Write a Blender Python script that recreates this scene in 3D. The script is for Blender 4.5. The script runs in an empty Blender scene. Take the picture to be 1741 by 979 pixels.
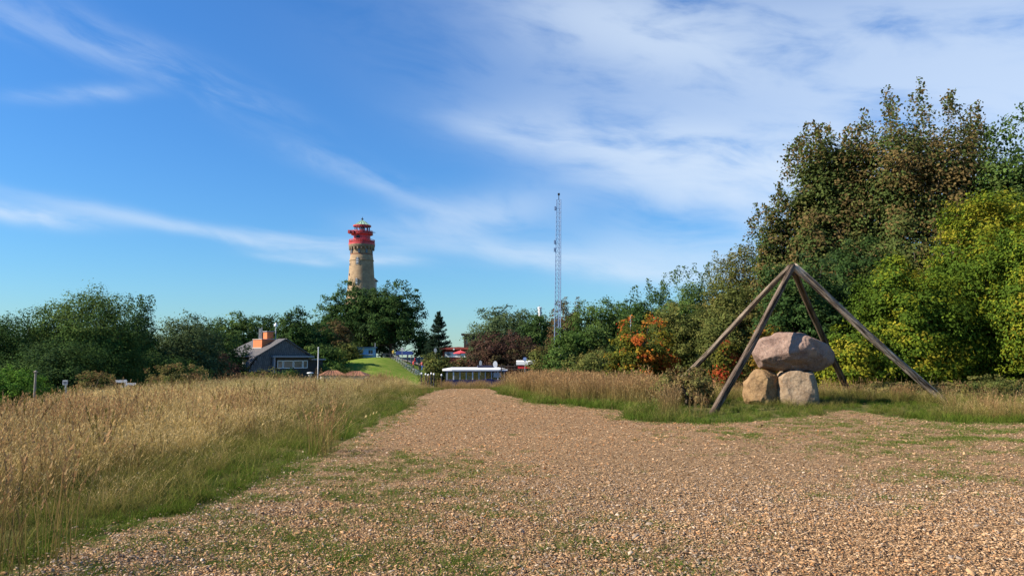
import bpy, bmesh, math, random
import numpy as np
from mathutils import Vector, Matrix

# ------------------------------------------------------------------ camera, sky, sun, exposure
S = bpy.context.scene
W0, H0, F = 1741.0, 979.0, 1340.0
HORIZON = 608.0
EYE = 1.6
PITCH = math.atan((HORIZON - H0 / 2) / F)
cam_d = bpy.data.cameras.new('camera'); cam = bpy.data.objects.new('camera', cam_d)
S.collection.objects.link(cam); S.camera = cam
cam.location = (0, 0, EYE); cam.rotation_euler = (math.radians(90) + PITCH, 0, 0)
cam_d.sensor_width = 36.0; cam_d.lens = 36.0 * F / W0
cam_d.clip_start = 0.1; cam_d.clip_end = 9000
SUN_EL = math.radians(36); SUN_AZ = math.radians(-103)       # azimuth measured from +Y towards +X
sun_dir = Vector((math.sin(SUN_AZ) * math.cos(SUN_EL), math.cos(SUN_AZ) * math.cos(SUN_EL), math.sin(SUN_EL)))
sd = bpy.data.lights.new('sun', 'SUN'); sd.energy = 4.7; sd.angle = math.radians(0.55); sd.color = (1.0, 0.90, 0.76)
so = bpy.data.objects.new('sun', sd); S.collection.objects.link(so)
so.rotation_euler = (-sun_dir).to_track_quat('-Z', 'Y').to_euler(); so.location = (-30, -20, 40)
S.view_settings.view_transform = 'Standard'; S.view_settings.look = 'None'
S.view_settings.exposure = 0.95; S.view_settings.gamma = 1.0; S.view_settings.use_curve_mapping = False
S.render.engine = 'CYCLES'
S.cycles.max_bounces = 5; S.cycles.diffuse_bounces = 3; S.cycles.glossy_bounces = 2; S.cycles.transmission_bounces = 2

def ray(px, py):
    a = (px - W0 / 2) / F; b = (H0 / 2 - py) / F
    c, s = math.cos(PITCH), math.sin(PITCH)
    return Vector((a, c - b * s, s + b * c))
def at(px, py, D):                       # point seen at a pixel, D metres ahead
    r = ray(px, py); return Vector((r.x / r.y * D, D, EYE + r.z / r.y * D))
def ground_px(px, py, z=0.0):            # pixel to the level plateau
    r = ray(px, py); t = (z - EYE) / r.z
    return (r.x * t, r.y * t)
def azel(px, py):
    r = ray(px, py).normalized(); return math.atan2(r.x, r.y), math.asin(r.z)

wd = bpy.data.worlds.new('World'); S.world = wd; wd.use_nodes = True
wd.cycles.sampling_method = 'MANUAL'; wd.cycles.sample_map_resolution = 256
def build_world():
    nt = wd.node_tree; N = nt.nodes; L = nt.links
    bg = N['Background']; bg.inputs['Strength'].default_value = 0.077
    sky = N.new('ShaderNodeTexSky'); sky.sky_type = 'NISHITA'; sky.sun_disc = False
    sky.sun_elevation = SUN_EL; sky.sun_rotation = SUN_AZ
    sky.air_density = 1.35; sky.dust_density = 0.0; sky.ozone_density = 6.0; sky.altitude = 50
    hs = N.new('ShaderNodeHueSaturation'); hs.inputs['Saturation'].default_value = 1.1; hs.inputs['Value'].default_value = 0.95
    L.new(sky.outputs[0], hs.inputs['Color'])
    vm = N.new('ShaderNodeMix'); vm.data_type = 'RGBA'; vm.blend_type = 'MULTIPLY'; vm.inputs[0].default_value = 1.0; vm.inputs[7].default_value = (.52, .82, 1.12, 1)   # clear-air white balance
    L.new(hs.outputs[0], vm.inputs[6])
    tc = N.new('ShaderNodeTexCoord')
    sep = N.new('ShaderNodeSeparateXYZ'); L.new(tc.outputs['Generated'], sep.inputs[0])
    def M(op, a, b=None, c=None):
        n = N.new('ShaderNodeMath'); n.operation = op
        for i, v in enumerate((a, b, c)):
            if v is None: continue
            if isinstance(v, (int, float)): n.inputs[i].default_value = v
            else: L.new(v, n.inputs[i])
        return n.outputs[0]
    az = M('ARCTAN2', sep.outputs[0], sep.outputs[1]); el = M('ARCSINE', sep.outputs[2])
    # gentle warp so that the veils are not straight
    cb = N.new('ShaderNodeCombineXYZ'); L.new(az, cb.inputs[0]); L.new(el, cb.inputs[1])
    wn = N.new('ShaderNodeTexNoise'); wn.inputs['Scale'].default_value = 5.0; wn.inputs['Detail'].default_value = 3
    L.new(cb.outputs[0], wn.inputs['Vector'])
    ws = N.new('ShaderNodeSeparateColor'); L.new(wn.outputs['Color'], ws.inputs[0])
    az = M('ADD', az, M('MULTIPLY', M('SUBTRACT', ws.outputs[0], 0.5), 0.06))
    el = M('ADD', el, M('MULTIPLY', M('SUBTRACT', ws.outputs[1], 0.5), 0.025))
    total = None
    def field(tilt, sx, sy, seed, lo=.18, hi=.70):      # one streaky cirrus texture, turned by tilt
        t = math.radians(tilt); c = N.new('ShaderNodeCombineXYZ')
        L.new(M('MULTIPLY', M('ADD', M('MULTIPLY', az, math.cos(t)), M('MULTIPLY', el, math.sin(t))), sx), c.inputs[0])
        L.new(M('MULTIPLY', M('SUBTRACT', M('MULTIPLY', el, math.cos(t)), M('MULTIPLY', az, math.sin(t))), sy), c.inputs[1]); c.inputs[2].default_value = seed
        nz = N.new('ShaderNodeTexNoise'); nz.inputs['Scale'].default_value = 1.0; nz.inputs['Detail'].default_value = 6; nz.inputs['Roughness'].default_value = .56; nz.inputs['Distortion'].default_value = .35
        L.new(c.outputs[0], nz.inputs['Vector']); mr = N.new('ShaderNodeMapRange'); mr.interpolation_type = 'SMOOTHSTEP'; mr.inputs[1].default_value = lo; mr.inputs[2].default_value = hi
        L.new(nz.outputs['Fac'], mr.inputs[0]); return mr.outputs[0]
    FA = field(-7, 7, 34, 3.1, .22, .68); FB = field(-19, 9, 34, 9.7, .3, .72); FC = field(-10, 7, 22, 17.3, .16, .60)
    # px, py, half length px, half width px, tilt deg (+ = rises to the right), strength, texture
    veils = [(1180, 265, 330, 62, -11, .80, FC), (1500, 60, 640, 130, -5, .58, FC), (1060, 45, 240, 70, -16, .60, FC), (1640, 220, 420, 150, 4, .72, FC),
             (950, 238, 200, 26, -9, .55, FA), (1190, 322, 190, 26, -10, .55, FA), (1330, 330, 260, 60, -6, .45, FC),
             (330, 390, 270, 11, -8, .52, FA), (560, 413, 130, 13, -5, .62, FA), (45, 361, 95, 13, -4, .8, FC), (650, 440, 62, 8, -5, .85, FC), (520, 440, 80, 7, -4, .45, FA),
             (300, 120, 170, 28, -19, .34, FB), (150, 165, 85, 11, 10, .42, FA), (60, 45, 150, 26, -14, .25, FB),
             (640, 312, 170, 20, -18, .34, FB), (800, 372, 160, 38, 9, .50, FC), (980, 445, 280, 22, -8, .62, FA), (1150, 440, 190, 45, -5, .48, FC)]
    for px, py, hl, hw, tilt, st, tex in veils:
        a0, e0 = azel(px, py); l = hl / F; w = hw / F; t = math.radians(tilt)
        da = M('SUBTRACT', az, a0); de = M('SUBTRACT', el, e0)
        u = M('ADD', M('MULTIPLY', da, math.cos(t)), M('MULTIPLY', de, math.sin(t)))
        v = M('SUBTRACT', M('MULTIPLY', de, math.cos(t)), M('MULTIPLY', da, math.sin(t)))
        r2 = M('ADD', M('POWER', M('ABSOLUTE', M('DIVIDE', u, l)), 2.6), M('POWER', M('ABSOLUTE', M('DIVIDE', v, w)), 2.0))
        m = M('MULTIPLY', M('MULTIPLY', M('EXPONENT', M('MULTIPLY', r2, -1.0)), tex), st)
        total = m if total is None else M('SUBTRACT', 1.0, M('MULTIPLY', M('SUBTRACT', 1.0, total), M('SUBTRACT', 1.0, m)))
    mx = N.new('ShaderNodeMix'); mx.data_type = 'RGBA'
    L.new(M('MULTIPLY', total, 0.92), mx.inputs[0]); L.new(vm.outputs[2], mx.inputs[6]); mx.inputs[7].default_value = (5.0, 5.8, 6.8, 1)
    L.new(mx.outputs[2], bg.inputs['Color'])
build_world()

# ------------------------------------------------------------------ helpers
C = S.collection
rng = np.random.default_rng(7)
def tag(o, label, cat, group=None):
    o['label'] = label; o['category'] = cat
    if group: o['group'] = group
    return o
def link(o, parent=None):
    C.objects.link(o)
    if parent is not None: o.parent = parent
    return o
def empty(name, loc, rz=0.0):
    o = bpy.data.objects.new(name, None); o.location = loc; o.rotation_euler = (0, 0, rz)
    o.empty_display_size = 0.2
    return link(o)
def fast_mesh(name, V, Fc, cols=None, vcols=None, smooth=False):
    V = np.asarray(V, np.float32); Fc = np.asarray(Fc, np.int32); m, k = Fc.shape
    me = bpy.data.meshes.new(name)
    me.vertices.add(len(V)); me.vertices.foreach_set('co', V.ravel())
    me.loops.add(m * k); me.loops.foreach_set('vertex_index', Fc.ravel())
    me.polygons.add(m); me.polygons.foreach_set('loop_start', np.arange(0, m * k, k, dtype=np.int32))
    if smooth: me.polygons.foreach_set('use_smooth', np.ones(m, bool))
    for data, dom in ((cols, 'FACE'), (vcols, 'POINT')):
        if data is not None:
            at_ = me.attributes.new('Col', 'FLOAT_COLOR', dom)
            d = np.ones((len(data), 4), np.float32); d[:, :3] = data
            at_.data.foreach_set('color', d.ravel())
    me.update(calc_edges=True); me.validate()
    return me
class MB:
    def __init__(s): s.v = []; s.f = []
    def add(s, vs, fs):
        n = len(s.v); s.v += [tuple(v) for v in vs]; s.f += [tuple(i + n for i in f) for f in fs]; return s
    def box(s, x0, x1, y0, y1, z0, z1):
        return s.add([(x, y, z) for z in (z0, z1) for y in (y0, y1) for x in (x0, x1)],
                     [(0, 2, 3, 1), (4, 5, 7, 6), (0, 1, 5, 4), (2, 6, 7, 3), (0, 4, 6, 2), (1, 3, 7, 5)])
    def tube(s, p, q, r0, r1=None, n=8, cap=True):
        r1 = r0 if r1 is None else r1
        p = Vector(p); q = Vector(q); d = (q - p).normalized()
        a = d.orthogonal().normalized(); b = d.cross(a); vs = []
        for c, r in ((p, r0), (q, r1)):
            for i in range(n):
                t = 2 * math.pi * i / n; vs.append(c + (a * math.cos(t) + b * math.sin(t)) * r)
        fs = [(i, (i + 1) % n, n + (i + 1) % n, n + i) for i in range(n)]
        if cap: fs += [tuple(range(n - 1, -1, -1)), tuple(range(n, 2 * n))]
        return s.add(vs, fs)
    def path(s, pts, r, n=6):
        for a, b in zip(pts[:-1], pts[1:]): s.tube(a, b, r, r, n)
        return s
    def lathe(s, prof, n=32, c=(0, 0)):
        vs = []; 
        for r, z in prof:
            for i in range(n):
                t = 2 * math.pi * i / n; vs.append((c[0] + r * math.cos(t), c[1] + r * math.sin(t), z))
        fs = []
        for k in range(len(prof) - 1):
            for i in range(n):
                j = (i + 1) % n; fs.append((k * n + i, k * n + j, (k + 1) * n + j, (k + 1) * n + i))
        fs += [tuple(range(n - 1, -1, -1)), tuple(range((len(prof) - 1) * n, len(prof) * n))]
        return s.add(vs, fs)
    def torus(s, c, R, r, axis='x', n=20, k=6):
        vs = []; fs = []
        for i in range(n):
            t = 2 * math.pi * i / n
            for j in range(k):
                u = 2 * math.pi * j / k; a = (R + r * math.cos(u)); x, y, z = a * math.cos(t), r * math.sin(u), a * math.sin(t)
                if axis == 'x': x, y = y, x
                if axis == 'z': y, z = z, y
                vs.append((c[0] + x, c[1] + y, c[2] + z))
        for i in range(n):
            for j in range(k):
                fs.append((i * k + j, ((i + 1) % n) * k + j, ((i + 1) % n) * k + (j + 1) % k, i * k + (j + 1) % k))
        return s.add(vs, fs)
    def prism(s, poly, y0, y1):            # polygon in xz, extruded in y
        n = len(poly); vs = [(x, y0, z) for x, z in poly] + [(x, y1, z) for x, z in poly]
        return s.add(vs, [tuple(range(n)), tuple(range(2 * n - 1, n - 1, -1))] + [(i, n + i, n + (i + 1) % n, (i + 1) % n) for i in range(n)])
    def mesh(s, name, m, smooth=False, bevel=0):
        me = bpy.data.meshes.new(name); me.from_pydata(s.v, [], s.f); me.update()
        bm = bmesh.new(); bm.from_mesh(me)
        bmesh.ops.recalc_face_normals(bm, faces=bm.faces)
        if bevel: bmesh.ops.bevel(bm, geom=[e for e in bm.edges], offset=bevel, segments=2, affect='EDGES', clamp_overlap=True)
        if smooth:
            for f in bm.faces: f.smooth = True
        bm.to_mesh(me); bm.free()
        me.materials.append(m); return me
    def build(s, name, m, parent=None, smooth=False, bevel=0):
        return link(bpy.data.objects.new(name, s.mesh(name, m, smooth, bevel)), parent)
def copy_tree(o, parent=None):
    c = o.copy(); C.objects.link(c); c.parent = parent
    for ch in list(o.children): copy_tree(ch, c)
    return c

# ---- value noise (numpy)
def _h(ix, iy, iz, s):
    n = (ix * 374761393 + iy * 668265263 + iz * 2147483647 + s * 974634777) & 0xffffffff
    n = ((n ^ (n >> 13)) * 1274126177) & 0xffffffff
    return ((n ^ (n >> 16)) & 0xffff) / 65535.0
def noise(p, s=0):
    p = np.asarray(p, float)
    if p.shape[-1] == 2: p = np.concatenate([p, np.zeros(p.shape[:-1] + (1,))], -1)
    i = np.floor(p).astype(np.int64); f = p - i; f = f * f * (3 - 2 * f); r = 0
    for a in (0, 1):
        for b in (0, 1):
            for c in (0, 1):
                w = (f[..., 0] if a else 1 - f[..., 0]) * (f[..., 1] if b else 1 - f[..., 1]) * (f[..., 2] if c else 1 - f[..., 2])
                r = r + w * _h(i[..., 0] + a, i[..., 1] + b, i[..., 2] + c, s)
    return r
def fbm(p, s=0, o=4):
    p = np.asarray(p, float); r = 0; a = .5
    for k in range(o): r = r + a * noise(p, s + k); p = p * 2.03; a *= .5
    return r
def sstep(a, b, x):
    t = np.clip((np.asarray(x, float) - a) / (b - a), 0, 1); return t * t * (3 - 2 * t)

# ---- materials
def mat(name, col, rough=.8, var=.0, scale=4.0, bump=0.0, bscale=None, metal=0.0, spec=.3, stretch=(1, 1, 1), col2=None, detail=6):
    m = bpy.data.materials.new(name); m.use_nodes = True; N = m.node_tree.nodes; L = m.node_tree.links
    b = N['Principled BSDF']; b.inputs['Roughness'].default_value = rough; b.inputs['Metallic'].default_value = metal
    b.inputs['Specular IOR Level'].default_value = spec
    tc = N.new('ShaderNodeTexCoord'); mp = N.new('ShaderNodeMapping'); mp.inputs['Scale'].default_value = stretch
    L.new(tc.outputs['Object'], mp.inputs[0])
    nz = N.new('ShaderNodeTexNoise'); nz.inputs['Scale'].default_value = scale; nz.inputs['Detail'].default_value = detail
    nz.inputs['Roughness'].default_value = .62
    L.new(mp.outputs[0], nz.inputs['Vector'])
    mx = N.new('ShaderNodeMix'); mx.data_type = 'RGBA'
    c2 = col2 if col2 else tuple(max(0, c * (1 - var)) for c in col)
    c1 = col if col2 else tuple(c * (1 + var) for c in col)
    mx.inputs[6].default_value = (*c1, 1); mx.inputs[7].default_value = (*c2, 1)
    mr = N.new('ShaderNodeMapRange'); mr.inputs[1].default_value = .35; mr.inputs[2].default_value = .65
    L.new(nz.outputs['Fac'], mr.inputs[0]); L.new(mr.outputs[0], mx.inputs[0]); L.new(mx.outputs[2], b.inputs['Base Color'])
    if bump:
        bn = N.new('ShaderNodeTexNoise'); bn.inputs['Scale'].default_value = bscale or scale * 3; bn.inputs['Detail'].default_value = 8
        L.new(mp.outputs[0], bn.inputs['Vector'])
        bp = N.new('ShaderNodeBump'); bp.inputs['Strength'].default_value = bump; bp.inputs['Distance'].default_value = .03
        L.new(bn.outputs['Fac'], bp.inputs['Height']); L.new(bp.outputs[0], b.inputs['Normal'])
    return m
def leafmat(name, transl=.38, rand=.0, rough=.8, spec=.03):
    m = bpy.data.materials.new(name); m.use_nodes = True; N = m.node_tree.nodes; L = m.node_tree.links
    b = N['Principled BSDF']; b.inputs['Roughness'].default_value = rough; b.inputs['Specular IOR Level'].default_value = spec
    a = N.new('ShaderNodeAttribute'); a.attribute_name = 'Col'; col = a.outputs['Color']
    if rand:                               # instanced clumps: tint handed over by the scatter points
        t = N.new('ShaderNodeAttribute'); t.attribute_type = 'INSTANCER'; t.attribute_name = 'tint'
        mm = N.new('ShaderNodeMix'); mm.data_type = 'RGBA'; mm.blend_type = 'MULTIPLY'; mm.inputs[0].default_value = 1
        L.new(col, mm.inputs[6]); L.new(t.outputs['Color'], mm.inputs[7]); col = mm.outputs[2]
    L.new(col, b.inputs['Base Color'])
    tr = N.new('ShaderNodeBsdfTranslucent'); L.new(col, tr.inputs['Color'])
    ms = N.new('ShaderNodeMixShader'); ms.inputs[0].default_value = transl
    L.new(b.outputs[0], ms.inputs[1]); L.new(tr.outputs[0], ms.inputs[2]); L.new(ms.outputs[0], N['Material Output'].inputs['Surface'])
    return m
def glassmat(name, col=(.03, .04, .05)):
    m = mat(name, col, rough=.06, spec=.8); return m
LEAF = leafmat('leaf'); GRASS = leafmat('grass_blade', .3, 1.0); CHIP = leafmat('wood_chip', 0.0, 0, 1, 0)
BARK = mat('bark', (.09, .07, .05), .95, .4, 5, .6, stretch=(1, 1, .3))
WHITE = mat('white_paint', (.78, .78, .76), .45, .04, 2); METAL = mat('galvanised_metal', (.42, .43, .44), .45, .15, 8, metal=.6)
DARKMETAL = mat('dark_metal', (.03, .03, .035), .5, .2, 6); GLASS = glassmat('window_glass')
BLUE = mat('blue_paint', (.02, .03, .11), .4, .1, 2); RED = mat('red_paint', (.55, .03, .03), .5, .12, 3)
LBLUE = mat('light_blue_boards', (.28, .50, .72), .6, .1, 3); 
def pane_mat():
    m = bpy.data.materials.new('clear_pane'); m.use_nodes = True; N = m.node_tree.nodes; L = m.node_tree.links; t = N.new('ShaderNodeBsdfTransparent'); t.inputs[0].default_value = (.8, .85, .87, 1); g = N.new('ShaderNodeBsdfGlossy'); g.inputs['Roughness'].default_value = .04
    x = N.new('ShaderNodeMixShader'); x.inputs[0].default_value = .22; L.new(t.outputs[0], x.inputs[1]); L.new(g.outputs[0], x.inputs[2]); L.new(x.outputs[0], N['Material Output'].inputs['Surface']); return m
CLEAR = pane_mat()
TYRE = mat('rubber', (.02, .02, .02), .85)

# ------------------------------------------------------------------ terrain
def hgt(x, y):
    x = np.asarray(x, float); y = np.asarray(y, float)
    near = (fbm(np.stack([x * .12, y * .12], -1), 3) - .47) * .22 * sstep(6, 20, np.hypot(x, y))
    z = near - 2.7 * sstep(38, 84, y + .15 * np.abs(x))
    xe = np.interp(y, [8, 15, 28, 44], [-6.6, -7.6, -11.6, -11.5]); q = np.maximum(0, xe - x)
    z = z - np.minimum(3.4, .022 * np.minimum(q, 6) ** 2 + .26 * np.maximum(0, q - 6)) * (1 - sstep(85, 120, y))
    gx = np.exp(-((x + 24.5) / 9.5) ** 2 * (1 - .45 * (x < -24.5)))
    gx = gx + (1 - gx) * sstep(146, 166, y)
    z = z + 4.35 * gx * sstep(106, 141, y)
    z = z + .25 * np.exp(-((x - 9.5) / 5) ** 2 - ((y - 26) / 3.5) ** 2)
    return z - 22 * sstep(300, 700, y)
def h1(x, y): return float(hgt(x, y))
def onpx(px, D):                          # base point on the terrain below the given column
    X = at(px, HORIZON, D).x; return Vector((X, D, h1(X, D)))

LEFT = [ground_px(*p) for p in [(760, 657), (725, 668), (692, 690), (655, 714), (600, 745), (548, 772), (482, 803), (430, 833), (345, 862), (205, 905), (70, 958), (-180, 1050)]]
LEFT = [(LEFT[0][0] - .6, 47.0)] + LEFT + [(-6.0, 1.5)]
RIGHT = [ground_px(*p) for p in [(832, 657), (850, 672), (905, 684), (1000, 693), (1058, 699), (1075, 715), (1200, 722), (1300, 715), (1450, 706), (1570, 718), (1760, 724), (2200, 735)]]
RIGHT = [(RIGHT[0][0] + .2, 47.0)] + RIGHT
LX = np.array([p[1] for p in LEFT][::-1]); LV = np.array([p[0] for p in LEFT][::-1])
def left_edge(y): return np.interp(y, LX, LV) + .18 * (noise(np.stack([np.asarray(y) * 1.3, np.asarray(y) * 0], -1), 5) - .5)
POLY = np.array(LEFT[::-1] + RIGHT + [(26, 16), (26, 1.5)])
def in_poly(x, y, P=POLY):
    w = np.stack([x * .8, y * .8], -1); rag = sstep(3, 8, x) * sstep(8, 14, y)      # ragged trodden edge
    x = x + .35 * (noise(w * 2, 141) - .5); y = y + rag * 2.6 * (fbm(w * .9, 151) - .47)
    r = np.zeros(x.shape, bool); n = len(P)
    for i in range(n):
        x0, y0 = P[i]; x1, y1 = P[(i + 1) % n]
        if y0 == y1: continue
        r ^= ((y0 > y) != (y1 > y)) & (x < (x1 - x0) * (y - y0) / (y1 - y0) + x0)
    return r
def poly_dist(x, y, P):
    d = np.full(x.shape, 1e9)
    for (x0, y0), (x1, y1) in zip(P[:-1], P[1:]):
        dx, dy = x1 - x0, y1 - y0; t = np.clip(((x - x0) * dx + (y - y0) * dy) / (dx * dx + dy * dy), 0, 1)
        d = np.minimum(d, np.hypot(x - x0 - t * dx, y - y0 - t * dy))
    return d

def grid_mesh(name, xs, ys, dz=0, keep=None):
    X, Y = np.meshgrid(xs, ys); Z = hgt(X, Y) + dz; nx, ny = len(xs), len(ys)
    V = np.stack([X, Y, Z], -1).reshape(-1, 3); i = np.arange(nx * ny).reshape(ny, nx)
    Fc = np.stack([i[:-1, :-1], i[:-1, 1:], i[1:, 1:], i[1:, :-1]], -1).reshape(-1, 4)
    if keep is not None:
        c = V[Fc].mean(1); Fc = Fc[keep(c[:, 0], c[:, 1])]
        u = np.unique(Fc); mp = np.full(len(V), -1); mp[u] = np.arange(len(u)); V = V[u]; Fc = mp[Fc]
    return fast_mesh(name, V, Fc, smooth=True)
def structure(name, me, m):
    me.materials.append(m); o = link(bpy.data.objects.new(name, me)); o['kind'] = 'structure'; return o
GROUND = mat('meadow_soil', (.12, .10, .042), 1, 0, .6, .5, 9, spec=0, col2=(.06, .085, .02))
xs = np.concatenate([-np.geomspace(60, 2500, 26)[::-1], np.arange(-58, 58.1, .8), np.geomspace(60, 2500, 26)])
ys = np.concatenate([-np.geomspace(12, 800, 12)[::-1], np.arange(-10, 60, .8), np.arange(60, 200, 1.6), np.geomspace(202, 4000, 30)])
structure('ground', grid_mesh('ground', xs, ys), GROUND)
PATHM = mat('wood_chip_path', (.38, .25, .135), 1, 0, 30, .9, 60, spec=0, col2=(.16, .105, .06), detail=10)
structure('wood_chip_path', grid_mesh('path', np.arange(-9, 26.1, .2), np.arange(1.5, 47.1, .2), .006, lambda x, y: in_poly(x, y)), PATHM)
LAWNM = mat('mown_lawn', (.11, .185, .026), 1, 0, .8, .6, 6, spec=0, col2=(.20, .235, .05), detail=12)
structure('lawn', grid_mesh('lawn', np.arange(-40, -13, .5), np.arange(108, 150, .5), .02), LAWNM)
YARD = mat('gravel_yard', (.30, .28, .25), .95, .2, 3, .4, 20)
structure('gravel_yard', grid_mesh('yard', np.arange(-34, 2, .8), np.arange(150.6, 175, .8), .03), YARD)
structure('lane', grid_mesh('lane', np.arange(-16, 26, .8), np.arange(90, 104, .8), .03), mat('asphalt', (.06, .06, .06), .9, .2, 3, .3, 30))

# ------------------------------------------------------------------ wood chips
def chips():
    r = np.random.default_rng(11); P = []; 
    for y0 in np.arange(3.5, 46, .75):
        y1 = y0 + .75; dens = min(2500, 2300 * (6.8 / y0) ** 1.42)
        w0, w1 = -.75 * y1 - 1, .75 * y1 + 1.5
        n = int((w1 - w0) * (y1 - y0) * dens)
        p = np.stack([r.uniform(w0, w1, n), r.uniform(y0, y1, n)], 1)
        p = p[(np.abs(p[:, 0]) < .70 * p[:, 1] + 1.2)]
        ins = in_poly(p[:, 0], p[:, 1]); d = np.minimum(poly_dist(p[:, 0], p[:, 1], LEFT), poly_dist(p[:, 0], p[:, 1], RIGHT))
        k = (ins & (r.random(len(p)) < .25 + d * 1.6)) | (~ins & (d < .5) & (r.random(len(p)) < .12))
        g = green_mask(p[:, 0], p[:, 1]); k &= r.random(len(p)) > g * .68
        P.append(p[k])
    P = np.concatenate(P); n = len(P); x, y = P.T
    far = sstep(10, 34, y)
    L_ = r.gamma(2.3, .0062, n) + .008; L_ = np.clip(L_, .012, .085) * (1 + .8 * far); w = L_ * r.uniform(.28, .6, n)
    yaw = r.uniform(0, 2 * np.pi, n); tilt = r.normal(0, .26, n) * (1 - .6 * far); roll = r.normal(0, .3, n) * (1 - .6 * far)
    u = np.stack([np.cos(yaw) * np.cos(tilt), np.sin(yaw) * np.cos(tilt), np.sin(tilt)], 1)
    v = np.stack([-np.sin(yaw) * np.cos(roll), np.cos(yaw) * np.cos(roll), np.sin(roll)], 1)
    z = hgt(x, y) + .012 + r.random(n) ** 2 * .026 + np.abs(np.sin(tilt)) * L_ * .4
    c = np.stack([x, y, z], 1); hl = (L_ / 2)[:, None]; hw = (w / 2)[:, None]; nrm = np.cross(u, v)
    j = lambda: r.uniform(.55, 1.15, (n, 1))
    th = np.clip(w * .22, .003, .009)[:, None]
    b = [c - u * hl * j() - v * hw * j(), c + u * hl * j() - v * hw * j(), c + u * hl * j() + v * hw * j(), c - u * hl * j() + v * hw * j()]
    nearm = y < 8 + 4 * r.random(n)
    V1 = np.stack([q[~nearm] for q in b], 1).reshape(-1, 3); F1 = np.arange(len(V1)).reshape(-1, 4)
    bn = [q[nearm] for q in b]; tn = [q + (nrm * th)[nearm] for q in bn]
    V2 = np.stack(bn + tn, 1).reshape(-1, 3); k = np.arange(len(bn[0]))[:, None, None] * 8
    F2 = (k + np.array([[4, 5, 6, 7], [0, 1, 5, 4], [1, 2, 6, 5], [2, 3, 7, 6], [3, 0, 4, 7]])[None]).reshape(-1, 4) + len(V1)
    pal = np.array([(.41, .265, .135), (.30, .185, .092), (.47, .33, .185), (.18, .11, .058), (.40, .205, .085), (.54, .43, .29), (.29, .235, .17), (.10, .065, .04)])
    orange = fbm(np.stack([x * .16, y * .12], -1), 21); grey = sstep(.3, .62, fbm(np.stack([x * .3, y * .3], -1), 31)) * sstep(15, 7, y) + .7 * sstep(1.2, 0.1, poly_dist(x, y, LEFT))
    wts = np.stack([np.full(n, .27), np.full(n, .22), np.full(n, .15), np.full(n, .10), .03 + .35 * sstep(.42, .6, orange), .015 + .07 * grey, .04 + .26 * grey, np.full(n, .06)], 1)
    wts = np.cumsum(wts / wts.sum(1, keepdims=True), 1); idx = (r.random(n)[:, None] > wts).sum(1).clip(0, 7)
    col = pal[idx] * np.array([1.12, 1.07, 1.09]) * r.uniform(.82, 1.16, (n, 1)) * (.93 + .42 * (fbm(np.stack([x * .35, y * .25], -1), 51) - .3))[:, None]
    cols = np.concatenate([col[~nearm], np.repeat(col[nearm], 5, 0)])
    me = fast_mesh('wood_chips', np.concatenate([V1, V2]), np.concatenate([F1, F2]), cols); me.materials.append(CHIP)
    o = link(bpy.data.objects.new('wood_chips', me)); o['kind'] = 'stuff'
    tag(o, 'loose tan and brown wood chips covering the wide path', 'wood chips')
GREEN = [(560, 860, 2.2, 1.0), (620, 800, 2.2, .8), (480, 920, 1.6, .9), (760, 880, 1.4, .7), (640, 940, 1.2, .8), (800, 960, .9, .9), (980, 930, 1.0, .6), (1060, 900, 1.0, .5), (1060, 960, .8, .7),
         (1540, 757, 2.6, .9), (1690, 750, 3.0, 1.0), (1620, 815, 1.2, .7), (1690, 800, 1.6, .5), (1460, 845, .9, .45), (1270, 742, 1.8, .6), (1380, 725, 2.2, .7), (1660, 735, 3, .8),
         (300, 930, 1.0, .6), (150, 975, .7, .8), (350, 975, .8, .6), (870, 805, .8, .5), (720, 790, .8, .5), (1000, 690, 1.5, .4)]
GP = [(*ground_px(a, b), r_, s_) for a, b, r_, s_ in GREEN]
def green_mask(x, y):
    g = np.zeros(np.shape(x))
    for gx, gy, r_, s_ in GP: g = np.maximum(g, s_ * np.exp(-(((x - gx) / (r_ * .75)) ** 2 + ((y - gy) / (r_ * .75)) ** 2)))
    return np.clip(g * .95, 0, 1) * sstep(.40, .60, fbm(np.stack([np.asarray(x) * 2.2, np.asarray(y) * 2.2], -1), 41) + .08)
chips()

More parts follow.
